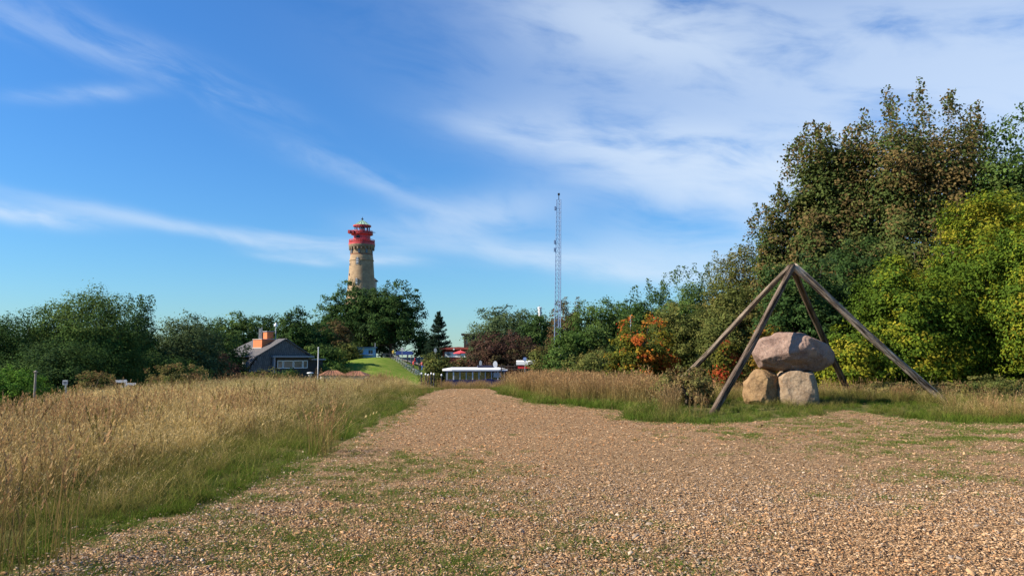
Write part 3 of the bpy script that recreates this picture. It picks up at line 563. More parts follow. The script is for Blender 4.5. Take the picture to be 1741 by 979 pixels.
T, B = 'tree', 'bush'
TREES = [
 # far left copse
 dict(name='broadleaf_tree', label='dark green tree at the end of the copse beside the big domed tree', cat=T, px=20, D=50, top=526, wpx=190, pal='dark', seed=1, p=2.6),
 dict(name='broadleaf_tree', label='big domed green tree in the copse beside the meadow, tallest there', cat=T, px=148, D=52, top=482, wpx=195, pal='mid', seed=2, z0=.05, lobes=24, p=2.1),
 dict(name='broadleaf_tree', label='dark low tree filling the gap under the big domed tree', cat=T, px=90, D=47, top=575, wpx=200, pal='dark', seed=33, p=3),
 dict(name='slender_tree', label='thin twiggy tree with sparse top behind the big domed tree', cat=T, px=240, D=60, top=512, wpx=70, pal='dark', seed=3, gap=.46, spires=10, dens=.6),
 dict(name='broadleaf_tree', label='rounded grey green tree between the domed tree and the slate roofed house', cat=T, px=312, D=64, top=529, wpx=150, pal='grey', seed=4, p=2.6),
 dict(name='leafy_bush', label='dark spreading bush at the foot of the rounded grey green tree', cat=B, px=275, D=58, top=595, wpx=170, pal='dark', seed=5, p=3),
 # behind the house
 dict(name='broadleaf_tree', label='green tree behind the left end of the slate roof', cat=T, px=400, D=128, top=524, wpx=90, pal='mid', seed=6),
 dict(name='broadleaf_tree', label='dark tree rising behind the house chimney', cat=T, px=450, D=132, top=531, wpx=95, pal='dark', seed=7),
 dict(name='broadleaf_tree', label='green tree behind the tiled house gable', cat=T, px=502, D=127, top=523, wpx=85, pal='dark', seed=8),
 dict(name='broadleaf_tree', label='brownish green tree between house gable and the pale blue kiosk', cat=T, px=560, D=148, top=541, wpx=82, pal='brown', seed=9),
 dict(name='leafy_bush', label='green bush behind the white flagpole', cat=B, px=549, D=124, top=583, wpx=75, pal='mid', seed=10),
 dict(name='leafy_bush', label='dark bush on the bank beside the pale blue kiosk', cat=B, px=588, D=139, top=580, wpx=50, pal='olive', seed=11),
 # lighthouse hill
 dict(name='broadleaf_tree', label='dark tree at the foot of the lighthouse above the blue kiosk', cat=T, px=600, D=160, top=482, wpx=122, pal='dark', seed=12, z0=.12),
 dict(name='broadleaf_tree', label='large dark tree beside the lighthouse above the parked bicycles', cat=T, px=664, D=157, top=485, wpx=112, pal='dark', seed=13, z0=.14, lobes=18, spires=8),
 dict(name='broadleaf_tree', label='small yellowish tree between the large dark tree and the spruce', cat=T, px=722, D=166, top=563, wpx=34, pal='olive', seed=14),
 # behind the road train
 dict(name='broadleaf_tree', label='wide grey green tree behind the plum coloured bush', cat=T, px=862, D=134, top=518, wpx=140, pal='grey', seed=15, p=2.6, lobes=18),
 dict(name='leafy_bush', label='wide plum coloured bush behind the road train', cat=B, px=858, D=114, top=562, wpx=135, pal='plum', seed=16, p=2.8),
 dict(name='leafy_bush', label='olive hedge bush between the bicycles and the red kiosk', cat=B, px=742, D=110, top=599, wpx=52, pal='olive', seed=17, p=3),
 dict(name='leafy_bush', label='small plum brown bush in front of the red kiosk', cat=B, px=782, D=111, top=606, wpx=40, pal='brown', seed=18),
 dict(name='broadleaf_tree', label='dark tree left of the lattice mast over the red trailer', cat=T, px=918, D=122, top=527, wpx=78, pal='dark', seed=19),
 dict(name='broadleaf_tree', label='brownish thin topped tree behind the lattice mast', cat=T, px=965, D=112, top=509, wpx=62, pal='brown', seed=20, gap=.38, spires=6),
 dict(name='broadleaf_tree', label='full green tree beside the lattice mast', cat=T, px=1025, D=88, top=500, wpx=118, pal='mid', seed=21, p=2.6, lobes=18),
 dict(name='leafy_bush', label='green bush at the foot of the lattice mast', cat=B, px=968, D=86, top=556, wpx=80, pal='mid', seed=22, p=2.8),
 dict(name='leafy_bush', label='low olive bush behind the white barrier', cat=B, px=925, D=92, top=592, wpx=60, pal='olive', seed=23, p=3),
 dict(name='leafy_bush', label='low olive bush between the mast and the flame coloured shrub', cat=B, px=1020, D=66, top=590, wpx=110, pal='olive', seed=24, p=3),
 # hedge running up to the stones
 dict(name='broadleaf_tree', label='dark green spiky topped tree behind the flame coloured shrub', cat=T, px=1105, D=70, top=492, wpx=95, pal='dark', seed=25, spires=14, p=2.8),
 dict(name='broadleaf_tree', label='green hedge tree with upright shoots, next after the flame coloured shrub', cat=T, px=1180, D=56, top=462, wpx=120, pal='mid', seed=26, spires=18, p=2.8),
 dict(name='broadleaf_tree', label='olive hedge tree with upright shoots behind the far left timber pole', cat=T, px=1262, D=46, top=425, wpx=120, pal='olive', seed=27, spires=20, p=2.8, topw=.85),
 dict(name='flame_shrub', label='shrub with flame orange and yellow autumn leaves in the hedge', cat=B, px=1092, D=36, top=541, wpx=118, pal='flame', leaf=.13, seed=28, p=2.6, spires=8, gap=.36),
 dict(name='leafy_bush', label='olive yellow bush between the flame shrub and the timber poles', cat=B, px=1165, D=40, top=512, wpx=120, pal='olive', leaf=.12, seed=29, p=3),
 dict(name='leafy_bush', label='olive bush behind the two left timber poles', cat=B, px=1260, D=37, top=478, wpx=140, pal='olive', leaf=.12, seed=30, p=3),
 dict(name='red_creeper', label='small red leaved creeper behind the front left timber pole', cat=B, px=1232, D=31.5, top=568, wpx=34, pal='red', leaf=.12, seed=31),
 dict(name='rust_bush', label='rust coloured small bush behind the capstone', cat=B, px=1312, D=31, top=545, wpx=56, pal='rust', leaf=.12, seed=32),
 dict(name='leafy_bush', label='dark green bush behind the timber pole apex', cat=B, px=1375, D=34, top=430, wpx=160, pal='dark', leaf=.14, seed=34, p=3),
 dict(name='maple_tree', label='tall brownish green tree with ragged top left of the tallest tree', cat=T, px=1425, D=40, top=232, wpx=170, pal='maple', leaf=.17, seed=35, dens=1.7, p=2.5, spires=34, lobes=34, gap=.27, topw=.62, lr0=.22, lr1=.36),
 dict(name='maple_tree', label='tallest brownish green tree behind the stones with leafy upright shoots', cat=T, px=1575, D=39, top=185, wpx=255, pal='maple', leaf=.16, seed=36, dens=1.9, p=2.6, spires=46, lobes=34, gap=.25, lr0=.25, lr1=.37),
 dict(name='maple_tree', label='green tall tree beyond the yellow green shrubs, right of the tallest', cat=T, px=1745, D=36, top=222, wpx=140, pal='mid', leaf=.16, seed=37, dens=1.5, p=2.5, spires=20, lobes=16),
 dict(name='yellow_shrub', label='bright yellow green shrub between the two right timber poles', cat=B, px=1548, D=31.5, top=440, wpx=190, pal='yellow', leaf=.115, seed=38, p=2.8, lobes=40, gap=.37, lr0=.18, lr1=.32),
 dict(name='yellow_shrub', label='tallest yellow green shrub under the green tall tree', cat=B, px=1700, D=32.5, top=318, wpx=200, pal='yellow', leaf=.115, seed=39, p=2.6, lobes=54, gap=.38, lr0=.14, lr1=.28),
 dict(name='yellow_shrub', label='yellow green shrub at the outer end of the hedge', cat=B, px=1790, D=30, top=330, wpx=170, pal='yellow', leaf=.115, seed=40, p=2.6, lobes=40, gap=.38, lr0=.15, lr1=.3),
 dict(name='yellow_shrub', label='low yellow green shrub beside the capstone and back timber pole', cat=B, px=1450, D=30.5, top=555, wpx=120, pal='yellow', leaf=.11, seed=41, p=3),
 # undergrowth round the stones
 dict(name='weed_bush', label='brown green weedy bush where the far left pole ends', cat=B, px=1165, D=24.6, top=628, wpx=95, pal='weed', leaf=.075, seed=42, gap=.40, dens=.7, spires=14),
 dict(name='weed_bush', label='brown weeds at the foot of the right timber pole', cat=B, px=1590, D=26.2, top=652, wpx=130, pal='weed', leaf=.07, seed=43, gap=.42, dens=.6, spires=14),
 dict(name='weed_bush', label='dark weedy bush beyond the right timber pole foot', cat=B, px=1685, D=26, top=640, wpx=120, pal='olive', leaf=.08, seed=44, gap=.36, spires=10),
 dict(name='weed_bush', label='brown dead weeds in front of the yellow green shrub', cat=B, px=1500, D=27.5, top=650, wpx=120, pal='weed', leaf=.07, seed=45, gap=.44, dens=.5, spires=12),
 # meadow edge on the left
 dict(name='leafy_bush', label='bright green bush at the meadow edge beside the bare post', cat=B, px=15, D=30, top=620, wpx=120, pal='bright', seed=46, p=2.6),
 dict(name='weed_bush', label='feathery olive shrub between the small sign and the finger post', cat=B, px=160, D=31, top=634, wpx=70, pal='weed', leaf=.07, seed=47, gap=.44, dens=.6, spires=16),
 dict(name='weed_bush', label='feathery olive shrub beyond the finger post', cat=B, px=300, D=38, top=622, wpx=110, pal='weed', leaf=.085, seed=48, gap=.42, dens=.6, spires=16),
 dict(name='leafy_bush', label='reddish brown bush in front of the slate roof', cat=B, px=388, D=76, top=604, wpx=80, pal='plum', seed=49, p=2.6),
 dict(name='leafy_bush', label='olive garden bush below the house windows', cat=B, px=462, D=82, top=625, wpx=110, pal='olive', seed=50, p=2.8),
 dict(name='leafy_bush', label='small dark green bush below the house gable', cat=B, px=490, D=86, top=624, wpx=46, pal='dark', seed=51),
 dict(name='leafy_bush', label='green bank bush between flagpole and lawn', cat=B, px=568, D=116, top=618, wpx=60, pal='mid', seed=52),
 dict(name='maple_tree', label='middle height brownish green tree between hedge and the ragged topped tree', cat=T, px=1338, D=41, top=335, wpx=112, pal='maple', leaf=.16, seed=70, p=2.5, spires=22, lobes=26, gap=.3, topw=.7, dens=1.4),
 # woodland closing the view behind
 dict(name='broadleaf_tree', label='far dark woodland tree behind the gap right of the big domed tree', cat=T, px=235, D=85, top=545, wpx=150, pal='dark', seed=61, p=3),
 dict(name='broadleaf_tree', label='far dark woodland tree behind the rounded grey green tree', cat=T, px=350, D=105, top=545, wpx=130, pal='dark', seed=62, p=3),
 dict(name='broadleaf_tree', label='far dark woodland tree at the outer end of the copse', cat=T, px=-40, D=70, top=540, wpx=170, pal='dark', seed=63, p=3),
 dict(name='broadleaf_tree', label='far dark tree between the house gable and the brownish tree', cat=T, px=528, D=140, top=545, wpx=80, pal='dark', seed=64, p=3),
 dict(name='broadleaf_tree', label='dark tree joining the two trees at the foot of the lighthouse', cat=T, px=636, D=170, top=498, wpx=90, pal='dark', seed=65, p=2.6),
 dict(name='broadleaf_tree', label='dark tree behind the full green tree and the spiky topped tree', cat=T, px=1070, D=96, top=515, wpx=100, pal='mid', seed=66, p=3),
 dict(name='leafy_bush', label='dark bush in the gap between timber apex and yellow green shrub', cat=B, px=1468, D=36, top=400, wpx=130, pal='dark', leaf=.14, seed=67, p=3),
 dict(name='leafy_bush', label='dark bush filling the hedge behind the tallest yellow green shrub', cat=B, px=1640, D=36.5, top=430, wpx=260, pal='dark', leaf=.15, seed=68, p=3.4),
]
for t in TREES:
    if t['cat'] == B: t['trunk'] = False
    plant(**t)
conifer('spruce_tree', 'dark conical spruce beside the red kiosk', 745, 152, 533, 62, 77)

# ------------------------------------------------------------------ stones
def stone_mat(name, c1, c2, c3, sc):
    m = mat(name, c1, .92, 0, sc, 1.0, 9, col2=c2, spec=.04); N = m.node_tree.nodes; L = m.node_tree.links
    b = N['Principled BSDF']; src = b.inputs['Base Color'].links[0].from_socket
    v = N.new('ShaderNodeTexNoise'); v.inputs['Scale'].default_value = 38; v.inputs['Detail'].default_value = 4; tc = N.new('ShaderNodeTexCoord'); L.new(tc.outputs['Object'], v.inputs['Vector'])
    mr = N.new('ShaderNodeMapRange'); mr.inputs[1].default_value = .52; mr.inputs[2].default_value = .7; mr.inputs[4].default_value = .6; L.new(v.outputs['Fac'], mr.inputs[0])
    mx = N.new('ShaderNodeMix'); mx.data_type = 'RGBA'; L.new(mr.outputs[0], mx.inputs[0]); L.new(src, mx.inputs[6]); mx.inputs[7].default_value = (*c3, 1); L.new(mx.outputs[2], b.inputs['Base Color'])
    cn = N.new('ShaderNodeTexNoise'); cn.inputs['Scale'].default_value = 2.1; cn.inputs['Detail'].default_value = 7; cn.inputs['Distortion'].default_value = 1.2; L.new(tc.outputs['Object'], cn.inputs['Vector'])
    ab = N.new('ShaderNodeMath'); ab.operation = 'SUBTRACT'; ab.inputs[1].default_value = .5; L.new(cn.outputs['Fac'], ab.inputs[0]); a2 = N.new('ShaderNodeMath'); a2.operation = 'ABSOLUTE'; L.new(ab.outputs[0], a2.inputs[0])
    m3 = N.new('ShaderNodeMapRange'); m3.inputs[1].default_value = 0; m3.inputs[2].default_value = .014; m3.inputs[3].default_value = .6; m3.inputs[4].default_value = 0; L.new(a2.outputs[0], m3.inputs[0])
    mk = N.new('ShaderNodeMix'); mk.data_type = 'RGBA'; L.new(m3.outputs[0], mk.inputs[0]); L.new(mx.outputs[2], mk.inputs[6]); mk.inputs[7].default_value = (c2[0] * .4, c2[1] * .4, c2[2] * .4, 1); L.new(mk.outputs[2], b.inputs['Base Color'])
    bn = N.new('ShaderNodeTexNoise'); bn.inputs['Scale'].default_value = 55; bn.inputs['Detail'].default_value = 5; L.new(tc.outputs['Object'], bn.inputs['Vector']); b0 = b.inputs['Normal'].links[0].from_node
    b2 = N.new('ShaderNodeBump'); b2.inputs['Strength'].default_value = .8; b2.inputs['Distance'].default_value = .012; L.new(bn.outputs['Fac'], b2.inputs['Height']); L.new(b0.outputs[0], b2.inputs['Normal']); L.new(b2.outputs[0], b.inputs['Normal'])
    return m
def stone(name, label, outline, cpx, D, depth, m, cuts, seed, yoff=0, disp=.05, pw=.72):
    cx, cy = cpx; cen = at(cx, cy, D); A = []
    for px, py in outline:
        q = at(px, py, D) - cen; A.append((math.atan2(q.z, q.x), math.hypot(q.x, q.z)))
    A.sort(); th = np.array([a for a, _ in A]); ra = np.array([b for _, b in A])
    th = np.concatenate([th - 2 * np.pi, th, th + 2 * np.pi]); ra = np.tile(ra, 3)
    bm = bmesh.new(); bmesh.ops.create_icosphere(bm, subdivisions=6, radius=1); 
    V = np.array([v.co[:] for v in bm.verts]); Fc = np.array([[v.index for v in f.verts] for f in bm.faces]); bm.free()
    t = np.arctan2(V[:, 2], V[:, 0]); R = sum(np.interp(t + o, th, ra) for o in (-.06, -.03, 0, .03, .06)) / 5
    rho = np.hypot(V[:, 0], V[:, 2]); s = np.abs(V[:, 1]); inp = rho ** pw
    P = np.stack([np.cos(t) * R * inp, np.sign(V[:, 1]) * depth * s ** pw, np.sin(t) * R * inp], 1)
    for nrm, d, k in cuts:
        nrm = np.array(nrm, float); nrm /= np.linalg.norm(nrm); e = P @ nrm - d; e = np.where(e > 0, e, 0); P = P - nrm * (e * k)[:, None]
    rs = np.random.default_rng(seed)
    for _ in range(16):
        nrm = rs.normal(size=3); nrm /= np.linalg.norm(nrm); e = P @ nrm; e = np.maximum(0, e - e.max() * rs.uniform(.86, .95)); P = P - nrm * (e * .85)[:, None]
    n = V / np.array([1, 1, 1]); f1 = fbm(P * 1.9 + seed, seed, 3) - .45; f2 = np.abs(fbm(P * 3.0 + seed * 2, seed + 5, 4) - .47)
    P = P + n * (disp * 2.6 * f1 - disp * 2.2 * f2 + disp * .5 * (fbm(P * 11, seed + 8, 3) - .45))[:, None]
    base = float(P[:, 2].min()); me = fast_mesh(name, P - np.array([0, 0, base]), Fc, smooth=True); me.materials.append(m)
    o = link(bpy.data.objects.new(name, me)); o.location = (cen.x, D + yoff, cen.z + base); tag(o, label, 'boulder'); return o
PINK = stone_mat('pink_granite', (.33, .225, .17), (.19, .12, .092), (.40, .32, .265), 2.6)
TAN = stone_mat('tan_granite', (.36, .265, .17), (.245, .165, .10), (.45, .37, .28), 3.2)
OCHRE = stone_mat('ochre_sandstone', (.32, .205, .10), (.18, .11, .055), (.36, .27, .17), 3.0)
stone('boulder', 'broad pinkish capstone resting across the two upright boulders', [(1279, 600), (1283, 585), (1297, 575), (1315, 573), (1326, 565), (1350, 566), (1385, 573), (1405, 582), (1419, 603), (1416, 618), (1400, 629), (1370, 630), (1335, 632), (1310, 631), (1290, 622)],
      (1348, 600), 24.4, .85, PINK, [((-.5, -1, .5), .62, .75), ((.35, -1, -.55), .60, .8), ((-.2, -1, -.8), .58, .8), ((.75, -.8, .25), .88, .7), ((-.9, -.3, .6), 1.05, .7)], 3, disp=.075)
stone('boulder', 'ochre upright boulder carrying the narrower end of the capstone', [(1268, 684), (1268, 660), (1272, 636), (1280, 629), (1300, 630), (1315, 633), (1321, 645), (1322, 686), (1315, 693), (1290, 693), (1275, 691)],
      (1295, 661), 24.5, .55, OCHRE, [((.75, -1, 0), .42, .85), ((-.6, -1, .2), .48, .8)], 11, disp=.055)
stone('boulder', 'tan upright boulder with flat bright face under the capstone', [(1323, 690), (1323, 660), (1323, 642), (1330, 632), (1362, 630), (1382, 632), (1390, 648), (1394, 670), (1398, 693), (1380, 701), (1350, 699), (1333, 694)],
      (1360, 665), 24.3, .60, TAN, [((-.25, -1, .12), .46, .9), ((1, -.55, .1), .50, .85)], 17, disp=.035)
stone('boulder', 'small shaded boulder wedged behind the two upright ones', [(1318, 684), (1319, 650), (1324, 634), (1340, 631), (1356, 640), (1358, 684), (1340, 690)], (1338, 660), 25.35, .38, TAN, [], 23, disp=.04)

# ------------------------------------------------------------------ timber pole pyramid
def timber_mat(light_gain=(1, 1, 1)):
    m = bpy.data.materials.new('weathered_timber'); m.use_nodes = True; N = m.node_tree.nodes; L = m.node_tree.links; b = N['Principled BSDF']; b.inputs['Roughness'].default_value = .9; b.inputs['Specular IOR Level'].default_value = .15
    tc = N.new('ShaderNodeTexCoord'); mp = N.new('ShaderNodeMapping'); mp.inputs['Scale'].default_value = (1, 1, .06); L.new(tc.outputs['Object'], mp.inputs[0])
    n1 = N.new('ShaderNodeTexNoise'); n1.inputs['Scale'].default_value = 17; n1.inputs['Detail'].default_value = 8; n1.inputs['Roughness'].default_value = .7; L.new(mp.outputs[0], n1.inputs['Vector'])
    n2 = N.new('ShaderNodeTexNoise'); n2.inputs['Scale'].default_value = 1.3; n2.inputs['Detail'].default_value = 5; L.new(tc.outputs['Object'], n2.inputs['Vector'])
    cr = N.new('ShaderNodeValToRGB'); e = cr.color_ramp.elements; e[0].position = .40; e[0].color = (.035, .026, .019, 1); e[1].position = .62; e[1].color = (.42, .37, .305, 1); q = cr.color_ramp.elements.new(.50); q.color = (.22, .185, .148, 1)
    L.new(n1.outputs['Fac'], cr.inputs[0]); mx = N.new('ShaderNodeMix'); mx.data_type = 'RGBA'; mx.blend_type = 'MULTIPLY'; mx.inputs[0].default_value = .9
    cr2 = N.new('ShaderNodeValToRGB'); cr2.color_ramp.elements[0].position = .35; cr2.color_ramp.elements[0].color = (.55 * light_gain[0], .48 * light_gain[1], .42 * light_gain[2], 1); cr2.color_ramp.elements[1].position = .65; cr2.color_ramp.elements[1].color = (1.15 * light_gain[0], 1.1 * light_gain[1], 1.05 * light_gain[2], 1)
    L.new(n2.outputs['Fac'], cr2.inputs[0]); L.new(cr.outputs[0], mx.inputs[6]); L.new(cr2.outputs[0], mx.inputs[7]); L.new(mx.outputs[2], b.inputs['Base Color'])
    bp = N.new('ShaderNodeBump'); bp.inputs['Strength'].default_value = 1.0; bp.inputs['Distance'].default_value = .06; L.new(n1.outputs['Fac'], bp.inputs['Height']); L.new(bp.outputs[0], b.inputs['Normal'])
    return m
TIMBERS = [timber_mat((.85, .80, .74)), timber_mat((.55, .48, .43)), timber_mat((1.75, 1.68, 1.58)), timber_mat((.62, .52, .40))]  # one timber tinted per pole
def pole(p, q, r0, r1, seed, parent, org, tm):
    p = Vector(p) - org; q = Vector(q) - org; r = np.random.default_rng(seed); d = q - p; L_ = d.length; rings, n = 64, 20
    t = np.linspace(0, 1, rings)[:, None]; a = np.linspace(0, 2 * np.pi, n, endpoint=False)[None]
    rad = (r0 + (r1 - r0) * t) * (1 + .07 * np.sin(3 * a + seed)) * np.ones_like(a)
    pts = np.stack([np.cos(a) * np.ones_like(t) * 2.2, np.sin(a) * np.ones_like(t) * 2.2, t * L_ * .8 * np.ones_like(a)], -1)
    rad = rad * (1 + .34 * (fbm(pts + seed, seed, 3) - .45)) - .022 * (np.abs(fbm(pts * np.array([3, 3, .25]) + seed, seed + 3, 3) - .47) < .022)
    bx = .06 * np.sin(t * 3.0 + seed) + .02 * np.sin(t * 9 + seed); by = .05 * np.sin(t * 3.7 + seed * 2)
    X = np.cos(a) * rad + bx * np.sin(np.pi * t); Y = np.sin(a) * rad + by * np.sin(np.pi * t); Z = t * L_ * np.ones_like(a) + .03 * np.sin(2 * a + seed) * (t > .99)
    V = np.stack([X, Y, Z], -1).reshape(-1, 3); i = np.arange(rings * n).reshape(rings, n); j = np.roll(i, -1, 1)
    Fq = np.stack([i[:-1], j[:-1], j[1:], i[1:]], -1).reshape(-1, 4).tolist() + [list(range(n))[::-1], list(range((rings - 1) * n, rings * n))]
    me = bpy.data.meshes.new('pole'); me.from_pydata(V.tolist(), [], Fq); me.update(); me.polygons.foreach_set('use_smooth', np.ones(len(Fq), bool)); me.materials.append(tm)
    o = link(bpy.data.objects.new('pole', me), parent); o.location = p; o.rotation_euler = d.to_track_quat('Z', 'Y').to_euler()
    return o
def pyramid():
    ax = at(1346, 457, 24.6); org = Vector((ax.x, ax.y, h1(ax.x, ax.y))); root = empty('pole_pyramid', org)
    tag(root, 'weathered grey timber poles leaning together in a tall pyramid over the boulders', 'pole frame')
    def ext(b, a=ax):                     # run the leg on until it meets the ground
        d = (b - a); t = 1.0
        for _ in range(200):
            q = a + d * t
            if q.z < h1(q.x, q.y) - .08: break
            t += .01
        return a + d * t
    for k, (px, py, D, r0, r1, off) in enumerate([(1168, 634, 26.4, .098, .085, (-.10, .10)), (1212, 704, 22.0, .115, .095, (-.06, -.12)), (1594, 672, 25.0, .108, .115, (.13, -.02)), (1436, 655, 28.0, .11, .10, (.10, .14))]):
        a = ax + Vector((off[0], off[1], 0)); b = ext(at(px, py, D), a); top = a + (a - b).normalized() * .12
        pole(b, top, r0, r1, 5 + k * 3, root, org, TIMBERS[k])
    mb = MB(); c = ax - org
    mb.tube(c + Vector((-.22, -.1, -.13)), c + Vector((.24, .1, -.10)), .016, .016, 8); mb.tube(c + Vector((.05, -.24, -.2)), c + Vector((-.03, .24, -.16)), .016, .016, 8)
    mb.build('bolt', DARKMETAL, root)
pyramid()

# ------------------------------------------------------------------ lighthouse
BRICKY = mat('yellow_brick', (.40, .285, .16), .9, 0, 1.3, .35, 9, col2=(.30, .205, .115))
def brick_mat(name, c1, c2, mortar, sx, sy):
    m = bpy.data.materials.new(name); m.use_nodes = True; N = m.node_tree.nodes; L = m.node_tree.links; b = N['Principled BSDF']; b.inputs['Roughness'].default_value = .9
    tc = N.new('ShaderNodeTexCoord'); sp = N.new('ShaderNodeSeparateXYZ'); L.new(tc.outputs['Object'], sp.inputs[0])
    at2 = N.new('ShaderNodeMath'); at2.operation = 'ARCTAN2'; L.new(sp.outputs[1], at2.inputs[0]); L.new(sp.outputs[0], at2.inputs[1])
    mu = N.new('ShaderNodeMath'); mu.operation = 'MULTIPLY'; mu.inputs[1].default_value = 3.2; L.new(at2.outputs[0], mu.inputs[0])
    cb = N.new('ShaderNodeCombineXYZ'); L.new(mu.outputs[0], cb.inputs[0]); L.new(sp.outputs[2], cb.inputs[1])
    br = N.new('ShaderNodeTexBrick'); br.inputs['Color1'].default_value = (*c1, 1); br.inputs['Color2'].default_value = (*c2, 1); br.inputs['Mortar'].default_value = (*mortar, 1); br.inputs['Scale'].default_value = 1; br.inputs['Brick Width'].default_value = sx; br.inputs['Row Height'].default_value = sy; br.inputs['Mortar Size'].default_value = .012
    L.new(cb.outputs[0], br.inputs['Vector'])
    nz = N.new('ShaderNodeTexNoise'); nz.inputs['Scale'].default_value = .9; nz.inputs['Detail'].default_value = 9; L.new(tc.outputs['Object'], nz.inputs['Vector'])
    cr = N.new('ShaderNodeValToRGB'); cr.color_ramp.elements[0].position = .36; cr.color_ramp.elements[0].color = (.84, .81, .78, 1); cr.color_ramp.elements[1].position = .6; cr.color_ramp.elements[1].color = (1.1, 1.08, 1.05, 1); L.new(nz.outputs['Fac'], cr.inputs[0])
    mx = N.new('ShaderNodeMix'); mx.data_type = 'RGBA'; mx.blend_type = 'MULTIPLY'; mx.inputs[0].default_value = 1; L.new(br.outputs['Color'], mx.inputs[6]); L.new(cr.outputs[0], mx.inputs[7]); L.new(mx.outputs[2], b.inputs['Base Color']); return m
def lighthouse():
    D = 190.0; b = onpx(612, D); b.z = h1(b.x, D); root = empty('lighthouse', b); tag(root, 'round yellow brick lighthouse with red gallery and green domed lantern', 'lighthouse')
    s = D / F; Z = lambda py: at(612, py, D).z - b.z
    sh = brick_mat('lighthouse_brick', (.38, .265, .15), (.31, .21, .12), (.33, .25, .17), .5, .25); redb = brick_mat('red_brick_band', (.30, .14, .07), (.24, .11, .06), (.26, .16, .1), .5, .25)
    rt = 18.6 * s; rb = 23.5 * s
    zt, zb = Z(423), 0
    R = lambda z: rt + (rb - rt) * ((zt - z) / (zt - Z(495)))
    mb = MB(); prof = [(R(Z(495)) + .5, -.5), (R(Z(495)) + .4, Z(520))] + [(R(Z(y)), Z(y)) for y in (495, 470, 446, 444.2)] + [(R(Z(444)) + .12, Z(444)), (R(Z(442)) + .12, Z(442.2)), (R(Z(442)), Z(442)), (R(Z(438)), Z(438)), (rt, Z(432)), (rt, Z(423))]
    shaft = mb.lathe(prof, 64).build('shaft', sh, root, False)
    MB().lathe([(rt + .04, Z(437.2)), (rt + .06, Z(437)), (rt + .06, Z(432.3)), (rt + .04, Z(432))], 64).build('brick_band', redb, root)
    # corbelled cornice
    STONE = mat('dark_stone', (.25, .185, .12), .9, .3, 2, .4)
    MB().lathe([(rt + .01, Z(424)), (21.6 * s, Z(421)), (22.3 * s, Z(418.5)), (22.3 * s, Z(417))], 64).build('cornice', STONE, root)
    for k in range(20):
        a = 2 * math.pi * (k + .5) / 20; mb = MB().box(-.16, .16, -.05, .42, Z(425.6), Z(421.6)); o = mb.build('corbel', STONE, root); o.rotation_euler = (0, 0, a); o.location = (-math.sin(a) * rt, math.cos(a) * rt, 0)
    # windows: one tall arched, small slits below the cornice
    def win(ang, z0, z1, w, name, frame=True):
        r = R((z0 + z1) / 2); u = MB(); n = 8; poly = [(-w / 2, z0), (w / 2, z0)] + [(w / 2 * math.cos(math.pi * i / n), z1 - w / 2 + w / 2 * math.sin(math.pi * i / n)) for i in range(n + 1)]
        o = u.prism(poly, -.12, .10).build(name, STONE if frame else GLASS, root); o.rotation_euler = (0, 0, ang); o.location = (math.sin(ang) * (r - .02), -math.cos(ang) * (r - .02), 0)
        if frame:
            q = .62; zc = (z0 + z1) / 2; p2 = [(x * q, zc + (z - zc) * .84) for x, z in poly]; MB().prism(p2, -.16, -.121).build('pane', WHITE, o)
            for sx in (-1, 1):
                for kz in (.22, .5, .76): MB().box(sx * w * .15 - w * .1, sx * w * .15 + w * .1, -.19, -.161, z0 + (z1 - z0) * (kz - .09), z0 + (z1 - z0) * (kz + .09)).build('glazing', GLASS, o)
    win(-.16, Z(452), Z(438.8), .95, 'window'); win(-.16, Z(487), Z(474), .8, 'window')
    for a in (-.85, -.05, .62, 1.4, -1.6, 2.4, 3.2): win(a, Z(432), Z(425.4), .42, 'slit_window', False)
    for a, y in ((-1.0, 453), (-.95, 470), (-1.0, 487)): win(a, Z(y), Z(y - 4), .3, 'slit_window', False)
    # gallery and lantern storeys
    REDP = mat('lighthouse_red', (.56, .07, .075), .5, .18, 1.2)
    MB().lathe([(22.2 * s, Z(417)), (22.4 * s, Z(416.6)), (22.4 * s, Z(414.2)), (14 * s, Z(414))], 64).build('gallery_deck', REDP, root)
    def rail(r, z0, z1, n, nm):
        mb = MB()
        for zz in (z0 + (z1 - z0) * .33, z0 + (z1 - z0) * .66, z1): mb.torus((0, 0, zz), r, .06, 'z', 56, 6)
        for k in range(n): a = 6.2832 * k / n; mb.tube((r * math.cos(a), r * math.sin(a), z0), (r * math.cos(a), r * math.sin(a), z1), .045, .045, 5)
        mb.build(nm, REDP, root)
    rail(21.6 * s, Z(414.2), Z(408.5), 40, 'gallery_railing')
    MB().lathe([(20.6 * s, Z(414)), (20.6 * s, Z(410.5)), (20.3 * s, Z(410.5)), (20.3 * s, Z(413.9))], 56).build('gallery_parapet', REDP, root)
    MB().lathe([(14.6 * s, Z(414.2)), (14.2 * s, Z(401)), (18.5 * s, Z(399.5)), (18.8 * s, Z(398.2)), (13.5 * s, Z(398))], 48).build('watch_room', REDP, root)
    o = MB().box(-.42, .42, -.08, .05, Z(411), Z(402.5)).build('door', DARKMETAL, root); a = -.28; o.rotation_euler = (0, 0, a); o.location = (math.sin(a) * 14.4 * s, -math.cos(a) * 14.4 * s, 0)
    rail(18.0 * s, Z(398), Z(393.3), 28, 'lantern_railing')
    MB().lathe([(17.4 * s, Z(398)), (17.4 * s, Z(394.4)), (17.1 * s, Z(394.4)), (17.1 * s, Z(397.9))], 56).build('lantern_parapet', REDP, root)
    MB().lathe([(12.8 * s, Z(398)), (12.8 * s, Z(393.5)), (12.0 * s, Z(393.4))], 32).build('lantern_base', WHITE, root)
    BG = mat('blue_grey_paint', (.08, .11, .17), .5)
